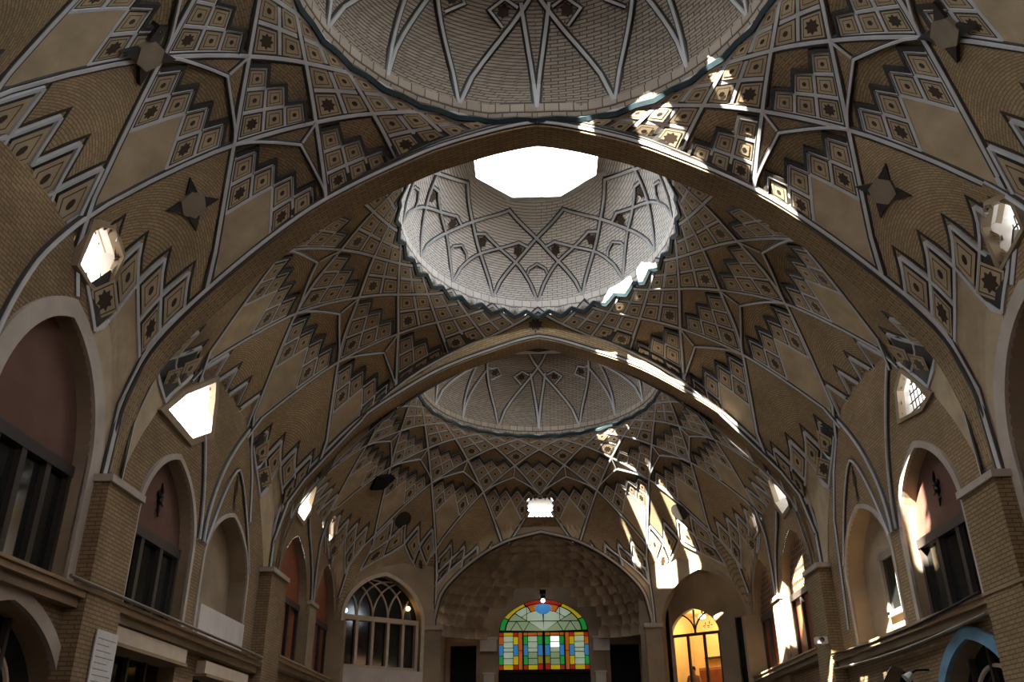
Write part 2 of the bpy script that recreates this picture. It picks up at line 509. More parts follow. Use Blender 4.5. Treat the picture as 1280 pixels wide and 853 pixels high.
def tile(mb, out, n, big=False, lift=0.002):
    """one lattice diamond: dark rim, tile, dark flower"""
    C0 = sum(out, Vector()) / len(out)
    def pt(fr, up_):
        if fr >= .999 and up_ < 0: return [p + n * up_ for p in out]
        return [C0 + ((p - C0) - n * (p - C0).dot(n)) * fr + n * up_ for p in out]
    if len(out) == 4:
        lift += 0.55 * abs(((out[0] + out[2]) / 2 - (out[1] + out[3]) / 2).dot(n))
    mb.face(pt(1.0, -0.004), 'dark')
    mb.face(pt(0.74, lift), 'tile')
    q = pt(0.52 if not big else 0.62, lift + 0.002); mb.face(q, 'dark')
    q = pt(0.46 if not big else 0.56, lift + 0.004); mb.face(q, 'tile')
    # flower
    q = pt(1.0, lift + 0.006)
    C = sum(q, Vector()) / len(q)
    ex = ((q[1] - q[0]) + (q[2] - q[3])) / 2 if len(q) == 4 else (q[1] - q[0]); ey = ((q[3] - q[0]) + (q[2] - q[1])) / 2 if len(q) == 4 else (q[2] - q[0])
    R = 0.26 if big else 0.11
    k = 16 if big else 8
    pts = []
    for i in range(k):
        t = 2 * pi * i / k
        rr = R * ((1.0 if i % 2 == 0 else 0.68) if big else 1.0)
        pts.append(C + ex * (rr * cos(t)) + ey * (rr * sin(t)))
    mb.face(pts, 'flower')

def line(mb, bay, uvs, al, w, lift, mat, low=-0.01):
    P = [bay.uv(u, v, a) for (u, v), a in zip(uvs, al)]
    Nn = [bay.nin(u, v, a) for (u, v), a in zip(uvs, al)]
    mb.ribbon(P, Nn, w, lift, mat, low=low)

def double_line(mb, bay, uvs, al, w=0.075):
    line(mb, bay, uvs, al, w * 1.9, 0.018, 'dark')
    line(mb, bay, uvs, al, w, 0.04, 'white')

def kite(bay, i, row, parent):
    """one vault cell between four rib crossings: recessed brick field, stepped lattice at its foot"""
    j = i + row
    def AL(a, b): return a / (a + b) if a + b > 1e-6 else 0.5
    def uv(a, b): return (i + a, j + 1 - b)
    mid = (i + j + 1) / 2
    wl_ = not (row == 6 or (row == 5 and abs(mid) in ((0, 2, 4, 6) if bay.open_far else (4,))))
    def S(a, b): return bay.uv(*uv(a, b), AL(a, b), True, wl_)
    def Nn(a, b): return bay.nin(*uv(max(a, 1e-3), max(b, 1e-3)), AL(a, b))
    if row == 3: step, ncell, plainq = 0.27, 3, 0
    elif row == 4: step, ncell, plainq = 0.205, 4, 2
    elif row == 5: step, ncell, plainq = 0.2, 4, 2
    else: step, ncell, plainq = 0.0, 0, 0
    if row == 5 and abs((i + j + 1) / 2) in (4, 0, 2): step = 0.232
    off0 = 0.03
    D = {3: 0.46, 4: 0.5, 5: 0.06, 6: 0.0}[row]
    # ---- brick field (displaced away from the hall)
    n = 16
    L = (S(0, 0) - S(1, 0)).length
    P, UV = [], []
    for r in range(n + 1):
        a = r / n; rowp, rowu = [], []
        for c in range(n + 1):
            b = c / n
            d = D * (1 - a) ** 0.8 * (1 - b) ** 0.8 * (1 - 0.35 * (1 - abs(a - b)))
            if row == 4: d *= smooth((1.75 - a - b) / 0.6)
            p = S(a, b) - Nn(a, b) * d
            p.y = max(bay.ymin - .2, min(bay.ymax + .2, p.y))
            rowp.append(p)
            q = hypot(a, b)
            rowu.append((atan2(b + .02, a + .02) * L * 0.75, q * L))
        P.append(rowp); UV.append(rowu)
    mb = MB(); mb.grid(P, 'vault', UV)
    cut(mb)
    cell = mb.build('vault_cell', parent, smooth=True)
    # ---- lattice foot
    lp = MB()
    if ncell:
        big0 = False
        G = [off0 + (0.64 + step * (k - 2) if (big0 and k >= 2) else (0.32 if big0 else step) * k) for k in range(ncell + 1)]
        quads = []
        for p in range(ncell):
            for q in range(ncell - p):
                if plainq and p < plainq and q < plainq: continue
                quads.append((p, q))
        def CR(p, q):
            if big0 and plainq:      # narrow cells beside the ribs
                e = lambda k: off0 + step * k
                if q >= 2: return (e(p), e(p + 1), G[q], G[q + 1])
                return (G[p], G[p + 1], e(q), e(q + 1))
            return (G[p], G[p + 1], G[q], G[q + 1])
        done = set()
        def seg(A, B, w=0.07):
            k = tuple(sorted(((round(A[0], 3), round(A[1], 3)), (round(B[0], 3), round(B[1], 3)))))
            if k in done: return
            done.add(k)
            pts = [(lerp(A[0], B[0], t / 3), lerp(A[1], B[1], t / 3)) for t in range(4)]
            PP = [S(*c) for c in pts]; NN = [Nn(*c) for c in pts]
            lp.ribbon(PP, NN, w, 0.045 if row == 5 else 0.010, 'white')
        if plainq:
            k = G[plainq]; N2 = 6
            lp.grid([[S(off0 + (k - off0) * x / N2, off0 + (k - off0) * y / N2) for y in range(N2 + 1)] for x in range(N2 + 1)], 'tile')
            seg((off0, k), (k, k), .06); seg((k, off0), (k, k), .06)
        for p, q in quads:
            a0, a1, b0, b1 = CR(p, q)
            cs = [(a0, b0), (a1, b0), (a1, b1), (a0, b1)]
            big = (p == 0 and q == 0) or (plainq and (p, q) in ((0, 2), (2, 0)))
            tile(lp, [S(*c) for c in cs], Nn((a0 + a1) / 2, (b0 + b1) / 2), big, .035 if row == 5 else .002)
            for x in range(4): seg(cs[x], cs[(x + 1) % 4])
        e0, e1 = off0 + step, off0 + 2 * step
        if big0: prof = [(off0 - .02, G[4]), (e0, G[4]), (e0, G[3]), (e1, G[3]), (e1, G[2]), (G[2], G[2]), (G[2], e1), (G[3], e1), (G[3], e0), (G[4], e0), (G[4], off0 - .02)]
        else:
            prof = [(off0 - .02, G[ncell])]
            for p in range(ncell):
                prof.append((G[p + 1], G[ncell - p]))
                if p < ncell - 1: prof.append((G[p + 1], G[ncell - p - 1]))
            prof.append((G[ncell], off0 - .02))
        sk_ = max(.05, D * .42)
        for A, B in zip(prof[:-1], prof[1:]):
            pa, pb = S(*A), S(*B); na, nb = Nn(*A), Nn(*B)
            lp.face([pa + na * .03, pb + nb * .03, pb - nb * sk_, pa - na * sk_], 'dark')
        pts = []
        for A, B in zip(prof[:-1], prof[1:]):
            pts += [A, ((A[0] + B[0]) / 2, (A[1] + B[1]) / 2)]
        pts.append(prof[-1])
        pp = [(min(1, a + .03), min(1, b + .03)) for a, b in pts]
        lp.ribbon([S(*c) for c in pp], [Nn(*c) for c in pp], 0.05 if row == 5 else 0.085, 0.012, 'dark', low=-0.05)
        for side in (0, 1) if row < 5 else ():
            strip = []
            for t in range(9):
                x = G[ncell] * t / 8
                strip.append([S(0, x), S(off0, x)] if side == 0 else [S(x, 0), S(x, off0)])
            lp.grid(strip, 'white')
    if row == 4:   # pointed arch line across the cell with two flush panels above
        A = []
        for t in range(13):
            x = t / 12; q = abs(2 * x - 1)
            c = 0.70 + 0.0 * q
            a = lerp(0.02, 1.0, x); b = lerp(1.0, 0.02, x)
            k = 0.5 * 0.5 * (1 - q) ** 0.8
            A.append((min(1, a + k), min(1, b + k)))
        double_line(lp, bay, [uv(*c) for c in A], [AL(*c) for c in A], 0.06)
        double_line(lp, bay, [uv(0.78, 0.78), uv(0.86, 0.86), uv(1, 1)], [.5, .5, .5], 0.05)
    if lp.f:
        cut(lp, 1.05)
        lp.build('lattice_panel', cell)
    return cell

def net_square(bay, i, gap, parent):
    """flat lattice between the ring and the cells: unit square [i,i+1]x[i+gap,i+gap+1] in half steps"""
    j = i + gap
    lp = MB()
    h = 0.5
    for p in range(2):
        for q in range(2):
            u0, v0 = i + p * h, j + q * h
            if v0 - (u0 + h) < -0.01: continue
            cs = [(u0, v0), (u0 + h, v0), (u0 + h, v0 + h), (u0, v0 + h)]
            big = gap == 2 and p == 0 and q == 1
            tile(lp, [bay.uv(*c) for c in cs], bay.nin(u0 + h / 2, v0 + h / 2), big)
    for p in range(3):
        x = i + p * h
        pts = [(x, max(x, j + t / 6)) for t in range(7) if j + t / 6 >= x - .01]
        line(lp, bay, pts, [.5] * len(pts), 0.085, 0.010, 'white')
        y = j + p * h
        pts = [(i + t / 6, y) for t in range(7) if i + t / 6 <= y + .01]
        line(lp, bay, pts, [.5] * len(pts), 0.085, 0.010, 'white')
    return lp.build('lattice_panel', parent)

def chord_limits(bay, k):
    """how far (in m) rib k runs to each side before it meets the transverse arches"""
    k = k % 16
    lo, hi = 6.0, 6.0
    def lim(far, near):
        return min(6.0, far), min(6.0, near)
    if k == 0:
        return (6.0, 6.0)
    if k < 8:  lo, hi = k, 8 - k          # towards 0, towards 8
    elif k == 8: return (6.0, 6.0)
    else: hi, lo = 16 - k, k - 8
    if bay.open_far:
        if k < 8: lo = 6.0
        else: hi = 6.0
    return min(6.0, lo), min(6.0, hi)

def rib(bay, k, parent):
    lo, hi = chord_limits(bay, k)
    mb = MB(); uvs, al = [], []
    def cap(L, sg):
        if L < 5.2: return L
        return L if (k + 3 * sg) % 2 else 5.12
    lo, hi = cap(lo, -1), cap(hi, 1)
    n = 22
    ts = [-lo * (1 - t / n) for t in range(n)] + [hi * t / n for t in range(n + 1)]
    for m in ts:
        if m < 0: uvs.append((k + m, k)); al.append(1.0)
        else: uvs.append((k, k + m)); al.append(0.0)
    P = [bay.uv(u, v, a) for (u, v), a in zip(uvs, al)]
    Nn = [bay.nin(u - .01, v + .01, a) for (u, v), a in zip(uvs, al)]
    mb.ribbon(P, Nn, 0.17, 0.012, 'dark')
    mb.ribbon([p + n_ * .0 for p, n_ in zip(P, Nn)], Nn, 0.085, 0.022, 'white')
    cut(mb, 1.7 if bay.n == 2 else 1.15)
    return mb.build('rib', parent)

def in_bay(bay, i, j):
    """cell [i,i+1]x[j,j+1] lies on the hall side of the transverse arches"""
    for c in ([0, 16, -16] if not bay.open_far else []) + [8, -8, 24]:
        if i < c < j + 1: return False
    return True

def dome_pt(dm, az, c, lift=0.0):
    """az in steps; c = horizontal fraction of the base radius"""
    a = radians(az * ST)
    t = math.acos(max(-1, min(1, c)))
    z = dm['z0'] + dm['h'] * sin(t)
    rx, ry = dm['rx'] * c, dm['ry'] * c
    k = smooth((0.62 - c) / 0.28)
    p = Vector((rx * sin(a), ry * cos(a), 0))
    # octagonal oculus
    b = ((az + 1) % 2) - 1
    ro = dm['oct'] / cos(radians(b * ST)) * (c / dm['c0'])
    q = Vector((ro * sin(a), ro * cos(a), 0))
    p = p.lerp(q, k)
    p += Vector((0, dm['D'], z))
    if c > .7: p.y = max(dm['ylim'][0], min(dm['ylim'][1], p.y))
    if lift:
        d = Vector((0, dm['D'], dm['z0'] - 1.0)) - p; d.normalize(); p += d * lift
    return p

def build_dome(dm, parent):
    mb = MB(); P, UV = [], []
    nt, na = 18, 96
    for i in range(nt + 1):
        c = lerp(1.0, dm['c0'], i / nt)
        P.append([dome_pt(dm, 16 * j / na, c) for j in range(na + 1)])
        t = math.acos(min(1, c))
        UV.append([(2 * pi * j / na * dm['rx'] * max(c, .45), t * (dm['h'] + dm['rx']) / 2) for j in range(na + 1)])
    mb.grid(P, 'dome_pale_lit' if dm['n'] == 2 else 'dome', UV)
    o = mb.build('dome', parent, smooth=True)
    def rl(pts, w=0.075, nm='dome_rib'):
        r = MB()
        PP = [dome_pt(dm, a, c) for a, c in pts]
        NN = [(Vector((0, dm['D'], dm['z0'] - 1.5)) - p).normalized() for p in PP]
        r.ribbon(PP, NN, w * 2.1, 0.02, 'dark'); r.ribbon(PP, NN, w, 0.055, 'white')
        return r
    if dm['style'] == 'arcs':
        prof = _mono([0, .25, .5, .75, 1.0], [0.58, 0.655, 0.745, 0.87, 0.996])
        for k in range(8):          # eight great pointed arcs
            a0 = 2 * k + 1.0
            rl([(a0 + 2.0 * t / 16, prof(abs(t / 16))) for t in range(-16, 17)], 0.085).build('dome_rib', o)
        pr2 = _mono([0, .33, .7, 1.0], [0.996, 0.885, 0.82, 0.775])
        for k in range(8):          # lower arcs springing between them
            a0 = 2.0 * k
            for sg in (-1, 1):
                rl([(a0 + sg * 1.5 * t / 10, pr2(t / 10)) for t in range(11)] + [(a0 + sg * 1.62, .785), (a0 + sg * 1.78, .80)], 0.075).build('dome_rib', o)
                for q_, c_ in ((.5, .825),):
                    az_ = a0 + sg * (1.5 if False else .5)
                    r = MB()
                    C = dome_pt(dm, az_, c_, .03); ex = (dome_pt(dm, az_ + .13, c_) - dome_pt(dm, az_ - .13, c_)) / 2; ey = (dome_pt(dm, az_, c_ - .03) - dome_pt(dm, az_, c_ + .03)) / 2
                    r.face([C + ex * cos(2 * pi * q / 12) * (1 if q % 2 else .7) + ey * sin(2 * pi * q / 12) * (1 if q % 2 else .7) for q in range(12)], 'flower'); r.build('dome_flower', o)
                az_ = a0 + sg * 1.5; c_ = .82
                r = MB()
                C = dome_pt(dm, az_, c_, .03); ex = (dome_pt(dm, az_ + .13, c_) - dome_pt(dm, az_ - .13, c_)) / 2; ey = (dome_pt(dm, az_, c_ - .03) - dome_pt(dm, az_, c_ + .03)) / 2
                r.face([C + ex * cos(2 * pi * q / 12) * (1 if q % 2 else .7) + ey * sin(2 * pi * q / 12) * (1 if q % 2 else .7) for q in range(12)], 'flower'); r.build('dome_flower', o)
            rl([(a0 - .24, .925), (a0 - .2, .905), (a0, .882), (a0 + .2, .905), (a0 + .24, .925)], 0.06).build('dome_chevron', o)
    else:
        for k in range(8):
            a0 = 2 * k + 1.0
            for s in (-1, 1):
                r = rl([(a0 + s * ((1 - c) / .35) ** .95, c) for c in [lerp(.998, .36, t / 16) for t in range(17)]], 0.085)
                r.build('dome_rib', o)
            a0 = 2.0 * k
            for s in (-1, 1):
                r = rl([(a0 + s * .25 * ((1 - c) / .3), c) for c in [lerp(.998, .70, t / 8) for t in range(9)]], 0.085)
                r.build('dome_rib', o)
            for s in (-1, 1):
                r = rl([(a0 + s * .52, .80), (a0 + s * .78, .745), (a0 + s * .55, .69), (a0 + s * .3, .72)], 0.06)
                C = dome_pt(dm, a0 + s * .54, .74, .02); ex = (dome_pt(dm, a0 + s * .54 + .12, .74) - dome_pt(dm, a0 + s * .54 - .12, .74)) / 2; ey = (dome_pt(dm, a0 + s * .54, .71) - dome_pt(dm, a0 + s * .54, .77)) / 2
                r.face([C + ex * cos(2 * pi * q / 12) * (1 if q % 2 else .7) + ey * sin(2 * pi * q / 12) * (1 if q % 2 else .7) for q in range(12)], 'flower')
                r.build('dome_kite', o)
    return o

def lantern(dm, zt, label, power):
    """octagonal drum with eight arched windows over the oculus, with an added glowing fill panel under its roof"""
    root = empty('roof_lantern', (0, dm['D'], zt)); struct(root, label)
    ap = dm['oct'] + 0.02
    side = 2 * ap * tan(pi / 8)
    mt = 'lantern_white'
    for k in range(8):
        a = k * pi / 4
        N = (sin(a), cos(a)); E = (cos(a), -sin(a))
        fr = Frame((N[0] * ap, dm['D'] + N[1] * ap), E, N)
        mg = {1: .2, 2: .06, 3: .12}[dm['n']]; th = {1: .5, 2: .2, 3: .5}[dm['n']]
        mb = holed_wall(fr, -side / 2, side / 2, zt - .35, zt + 4.1, [(-side / 2 + mg, side / 2 - mg, zt + .15, zt + (2.3 if dm['n'] == 1 else 2.5), zt + (2.85 if dm['n'] == 1 else 3.0))], mt, th)
        out = holed_wall(fr, -side / 2 - .2, side / 2 + .2, zt - .35, zt + 4.1, [(-side / 2 + mg, side / 2 - mg, zt + .15, zt + (2.3 if dm['n'] == 1 else 2.5), zt + (2.85 if dm['n'] == 1 else 3.0))], mt, 0.01, d=th)
        b = len(mb.v); mb.v += out.v; mb.f += [tuple(q + b for q in f) for f in out.f]; mb.m += [0] * len(out.f); mb.uv += out.uv
        o = mb.build('lantern_wall', root); o.location = (0, -dm['D'], -zt)
    mb = MB()
    mb.face([(sin(pi / 8 + k * pi / 4) * 2.2, cos(pi / 8 + k * pi / 4) * 2.2, 4.12) for k in range(8)], 'marble')
    mb.build('lantern_roof', root)
    mb = MB()
    mb.face([(sin(pi / 8 + k * pi / 4) * 1.4, cos(pi / 8 + k * pi / 4) * 1.4, 4.05) for k in range(8)][::-1], 'fill_panel%d' % dm['n'])  # added glowing panel that brightens the bay below
    mb.build('fill_panel', root)
    return root

DOMES = [dict(n=1, D=10.16, rx=4.08, ry=3.92, z0=11.92, h=2.75, oct=1.7, style='star'),
         dict(n=2, D=19.09, rx=3.52, ry=4.40, z0=12.62, h=2.7, oct=1.62, style='arcs'),
         dict(n=3, D=27.98, rx=4.08, ry=4.30, z0=11.92, h=2.75, oct=1.42, style='star')]
for dm, yl_ in zip(DOMES, ((0, 13.95), (14.66, 23.84), (24.54, 99))):
    dm['ylim'] = yl_
    dm['c0'] = dm['oct'] / ((dm['rx'] + dm['ry']) / 2)
    M['fill_panel%d' % dm['n']] = glow('lit_fill_panel_%d' % dm['n'], (236, 244, 255), FILL_PANEL * FILL_PANEL_BAYS[dm['n'] - 1])

LAB = {1: 'nearest ribbed vault bay under a star-ribbed brick dome', 2: 'middle vault bay whose pale dome has the open bright oculus',
       3: 'vault bay at the end wall above the stained glass door'}
LLAB = {1: 'octagonal lantern on top of the nearest dome', 2: 'bright octagonal lantern over the middle dome', 3: 'octagonal lantern over the dome by the end wall'}

for bay, dm in zip(BAYS, DOMES):
    root = empty('ceiling', (0, 0, 0)); struct(root, LAB[bay.n])
    azmax = 6.4 if bay.n == 1 else 8
    for i in range(-8, 9):
        for row in (3, 4, 5, 6):
            j = i + row
            mid = (i + j + 1) / 2
            if not (-8 < mid <= 8): continue
            if abs(mid) > azmax: continue
            if not in_bay(bay, i, j): continue
            if row == 6 and not bay.open_far and abs(mid) not in (3.5, 4.5): continue
            kite(bay, i, row, root)
        for gap in (0, 1, 2):
            j = i + gap
            mid = (i + j + 1) / 2
            if not (-8 < mid <= 8) or abs(mid) > azmax + 1: continue
            if gap and not in_bay(bay, i, j): continue
            if gap == 0 and not in_bay(bay, i, j): pass
            net_square(bay, i, gap, root)
    for k in range(16):
        rib(bay, k, root)
    # scalloped dark band where the dome starts
    mb = MB(); rows = []
    n = 128
    for q in range(n + 1):
        az = 16 * q / n
        ph = (az * 2) % 1.0
        tri = abs(ph - 0.5) * 2          # 1 at joints, 0 between
        m_out = 0.05 + 0.36 * tri
        a = dome_pt(dm, az, 0.993, .02)
        b = dome_pt(dm, az, 0.999, .05)
        p = bay.pol(m_out, az); p.y = max(dm['ylim'][0], min(dm['ylim'][1], p.y)); c = p + Vector((0, 0, -.045))
        rows.append([a, b + Vector((0, 0, -.03)), c, p + Vector((0, 0, .05))])
    mb.grid(rows, 'dome_pale_lit' if dm['n'] == 2 else 'dome', [[(q * .2, 0), (q * .2, .05), (q * .2, .2), (q * .2, .3)] for q in range(n + 1)])
    zz_ = [r[2] for r in rows]
    mb.ribbon(zz_, [(Vector((0, dm['D'], dm['z0'] - 3)) - p).normalized() for p in zz_], .13, .05, 'teal')
    mb.build('ring_band', root)
    # rough backing shell, added to block light leaks between vault cells
    mb = MB(); P = []
    ms = [0.0, .5, 1, 1.5, 2, 2.5, 3, 3.5, 4, 4.5, 4.8, 5, 5.1, 5.2, 5.3]
    na = 128
    for m in ms: P.append([bay.pol(m, 16 * q / na, 0.9) for q in range(na + 1)])
    ylo, yhi = bay.ymin - .15, bay.ymax + .25
    def keep(i, j):
        pp = [P[i][j], P[i][j + 1], P[i + 1][j + 1], P[i + 1][j]]
        c = sum(pp, Vector()) / 4
        if bay.open_far and min(p.z for p in pp) < 9.0 and (c.y > 35.05 or (c.y > 32 and abs(c.x) * 2.6 + c.y * 3.3 > 7.5 * 2.6 + 32.4 * 3.3)): return False
        if abs(c.x) > 7.55: return False
        return any(ylo <= p.y <= yhi for p in pp) and not in_diamond(c, 2.0) and not (bay.open_far and abs(c.x) < .7 and c.y > 33.5 and c.z < 10.8)
    mb.grid(P, 'plaster', None, keep)
    for q, v in enumerate(mb.v): mb.v[q] = (v[0], max(ylo, min(yhi, v[1])), v[2])
    mb.build('light_shield', root)
    build_dome(dm, root)
    zt = dome_pt(dm, 0, dm['c0']).z
    lantern(dm, zt + .02, LLAB[bay.n], 1)

# ------------------------------------------------------------------ transverse arches
def transverse(y0, y1, xs, zs, up_, label, name, wmax):
    f = _mono(xs, zs)
    root = empty(name, (0, 0, 0)); struct(root, label)
    mb = MB(); P, UV = [], []
    n = 80
    acc = 0; last = None
    sx = []
    for i in range(n + 1):
        t = i / n * 2 - 1
        # denser near the legs
        x = wmax * (1 - (1 - abs(t)) ** 1.6) * (1 if t > 0 else -1)
        sx.append(x)
    for x in sx:
        z = f(abs(x)); p = Vector((x, y0, z))
        if last is not None: acc += (p - last).length
        last = p
        ub = up_(abs(x))
        P.append([(x * (1 + .0), y0, z + ub), (x, y0, z), (x, y1, z), (x, y1, z + ub)])
        UV.append([(acc, ub), (acc, 0), (acc, y1 - y0), (acc, y1 - y0 + ub)])
    mb.grid(P, 'vault', UV)
    mb.build('arch_body', root)
    tr = MB()
    pts = [(x, y0, f(abs(x))) for x in sx]
    nn = [Vector((0, -1, -.4))] * len(pts)
    tr.ribbon([(p[0], p[1], p[2] + .1) for p in pts], nn, .17, .02, 'dark'); tr.ribbon([(p[0], p[1], p[2] + .1) for p in pts], nn, .075, .05, 'white')
    tr.build('arch_line', root)
    return f

fA = transverse(13.98, 14.62, [0, 1.78, 2.72, 4.15, 5.03, 6.05, 6.72, 7.05, 7.33, 7.42, 7.46], [11.66, 11.17, 10.72, 9.86, 9.1, 8.02, 7.18, 6.6, 5.5, 4.4, 1.0],
                lambda x: 0.35, 'brick transverse arch between the nearest bay and the pale dome', 'trim_1', 7.45)
fB = transverse(23.86, 24.5, [0, 1.7, 2.9, 4.1, 5.3, 6.25, 6.9, 7.25, 7.42, 7.46], [11.80, 11.28, 10.78, 10.05, 9.15, 8.12, 7.3, 6.6, 5.2, 1.0],
                lambda x: 0.30 + 0.62 * smooth((3.6 - x) / 3.6), 'brick transverse arch between the pale dome and the end bay', 'trim_2', 7.45)
# dark flower on the crown of the second arch
mb = MB()
mb.face([(-.08 + .24 * cos(2 * pi * q / 16) * (1 if q % 2 else .68), 23.84, 12.28 + .22 * sin(2 * pi * q / 16) * (1 if q % 2 else .68)) for q in range(16)], 'flower')
mb.face([(-.08 + .03 * s, 23.838, 12.1 - .17 * (1 - abs(s)) ) for s in (-1, 0, 1)], 'flower')
struct(mb.build('trim_3'), 'dark glazed flower on the crown of the farther transverse arch')

# ------------------------------------------------------------------ room shell
FZ = -1.6
FL = Frame((-7.4, 0), (0, 1), (-1, 0)); FR = Frame((7.4, 0), (0, 1), (1, 0))
FE = Frame((0, 35.0), (1, 0), (0, 1))
FCL = Frame((-7.4, 32.4), (3.3, 2.6), (-2.6, 3.3)); FCR = Frame((7.4, 32.4), (-3.3, 2.6), (2.6, 3.3))
CL = hypot(3.3, 2.6)

mb = MB(); mb.box((-9, -5, FZ - .2), (9, 40, FZ), 'floor'); struct(mb.build('floor'), 'pale stone floor of the hall')
mb = MB(); mb.box((-9, -5.2, FZ), (9, -5, 13), 'redwood'); struct(mb.build('wall_near'), 'plain wall behind the viewer')
mb = MB(); mb.box((-9, -5, 12.3), (9, 6.6, 12.6), 'vault'); struct(mb.build('ceiling'), 'plain brick ceiling over the entrance bay')

def fines(sd): return [(min(p[1] for p in q) - .35, max(p[1] for p in q) + .35, min(p[2] for p in q) - .15, max(p[2] for p in q) + .4) for s_, q in DIAMONDS if s_ == sd]
wl = holed_wall(FL, -5, 32.4, FZ, 9.5, [W1, W2, NI, W3, W4, LA, LB, LC, LD, LE], 'wall', .4, 'plaster', fine=fines(-1)); cut_d(wl)
struct(wl.build('wall_left'), 'long beige side wall with two storeys of pointed arches')
wr = holed_wall(FR, -5, 32.4, FZ, 9.5, [W1, W2, NI, W3, W4, RA, RB, LD, LE], 'wall', .4, 'plaster', fine=fines(1)); cut_d(wr)
struct(wr.build('wall_right'), 'long beige side wall with the sunlit spots')
for fr, nm, ho, lb in ((FCL, 'wall_corner', [(.36, 3.55, 3.5, 5.25, 6.8)], 'angled corner wall with the cream framed window'),
                       (FCR, 'wall_corner', [(.28, 3.72, FZ, 5.1, 6.9)], 'angled corner wall with the deep dark recess')):
    mb = holed_wall(fr, 0, CL, FZ, 9.0, ho, 'plaster', .4 if fr is FCL else .25, 'plaster')
    if fr is FCR:
        for a_, b_ in (((-.5, .25), (-.5, 1.6)), ((4.85, .25), (4.85, 1.6))):
            mb.face([fr.p(a_[0], a_[1], FZ), fr.p(b_[0], b_[1], FZ), fr.p(b_[0], b_[1], 7.1), fr.p(a_[0], a_[1], 7.1)], 'plaster')
        mb.face([fr.p(-.5, .25, 7.1), fr.p(4.85, .25, 7.1), fr.p(4.85, 1.6, 7.1), fr.p(-.5, 1.6, 7.1)], 'plaster')
        mb.face([fr.p(3.72, .25, FZ), fr.p(4.85, .25, FZ), fr.p(4.85, .25, 7.1), fr.p(3.72, .25, 7.1)], 'plaster'); mb.face([fr.p(-.5, .25, FZ), fr.p(.28, .25, FZ), fr.p(.28, .25, 7.1), fr.p(-.5, .25, 7.1)], 'plaster')
    struct(mb.build(nm), lb)
mb = MB()
xs_ = [-4.15 + 8.3 * (1 - cos(pi * i / 60)) / 2 for i in range(61)]
for a, b in zip(xs_[:-1], xs_[1:]):
    za_, zb_ = iwan_z(a), iwan_z(b)
    mb.face([(a, 35, za_), (b, 35, zb_), (b, 35, 9.22), (a, 35, 9.22)], 'plaster', [(a, za_), (b, zb_), (b, 9.2), (a, 9.2)])
struct(mb.build('wall_end'), 'end wall above the big muqarnas niche')

# ------------------------------------------------------------------ windows in the walls
WN = [0]
def wname():
    WN[0] += 1
    return 'window_%d' % WN[0]

def arch_band(fr, h, w, d, mat, lift, parent, nm):
    """raised band round an arched opening"""
    mb = MB()
    out = [(h[0], h[2])] + arch_pts(h[0], h[1], h[3], h[4], 32) + [(h[1], h[2])]
    c = (h[0] + h[1]) / 2
    rows = []
    for (e, z) in out:
        k = w
        dx = e - c; hw = (h[1] - h[0]) / 2
        t = dx / hw
        nz = smooth((z - h[3]) / max(.01, (h[4] - h[3])))
        ex = e + (w if t > 0 else -w) * (1 - nz * (1 - abs(t))) * (abs(t) ** .5)
        ez = z + w * (0 if z <= h[3] else nz ** .5)
        rows.append([fr.p(e, .02, z), fr.p(e, -lift, z), fr.p(ex, -lift, ez), fr.p(ex, .02, ez)])
    mb.grid(rows, mat)
    o = mb.build(nm, parent); return o

def gallery_window(fr, h, label, panes, rail, tymp, frame, glass='glass', band=None, bandw=.25, ornament=False, sashes=True):
    root = empty(wname()); struct(root, label)
    d = .3
    mb = MB(); arch_panel(mb, fr, h[0], h[1], rail, h[3], h[4], d - .05, tymp); mb.build('tympanum', root)
    if tymp == 'lattice_brick':
        # openwork: dark zig-zag perforations
        mb = MB()
        y = h[0] + .18; r_ = 0
        while y < h[1] - .1:
            z = rail + .12
            zt = arch_z(2 * (y - h[0]) / (h[1] - h[0]) - 1, h[3], h[4]) - .16
            k = 0
            while z < zt - .1:
                s = .05 if k % 2 else -.05
                mb.face([fr.p(y - .035 + s, d - .07, z), fr.p(y + .035 + s, d - .07, z), fr.p(y + .035 - s, d - .07, z + .13), fr.p(y - .035 - s, d - .07, z + .13)], 'black')
                z += .17; k += 1
            y += .17; r_ += 1
        mb.build('openwork', root)
    mb = MB()
    mb.box((h[0], d, h[2]), (h[1], d + .02, rail), glass, fr); mb.build('glass', root)
    fm = MB()
    fm.box((h[0], d - .12, rail - .1), (h[1], d, rail + .08), frame, fr)
    fm.box((h[0], d - .1, h[2]), (h[1], d, h[2] + .1), frame, fr)
    for x in (h[0], h[1] - .1): fm.box((x, d - .1, h[2]), (x + .1, d, rail), frame, fr)
    fm.build('window_frame', root)
    for k in range(1, panes):
        x = h[0] + (h[1] - h[0]) * k / panes
        m2 = MB(); m2.box((x - .07, d - .1, h[2]), (x + .07, d, rail), frame, fr); m2.build('mullion', root)
    if band:
        arch_band(fr, h, bandw, 0, band, .06, root, 'arch_band')
    if ornament:
        m3 = MB()
        c = (h[0] + h[1]) / 2; zc = (rail + h[4]) / 2 - .02
        for k, (a, b, l) in enumerate(((0.1, .5, .42), (-.5, .3, .3), (.6, -.2, .3), (-.1, -.55, .4), (.35, .55, .25))):
            p = [fr.p(c + a * l * t * .8 + .05 * sin(5 * t + k), d - .09, zc + b * l * t * 1.6) for t in (-.2, .2, .6, 1)]
            m3.tube(p, [.05, .045, .035, .012], 'iron', 6)
        m3.build('iron_ornament', root)
    return root

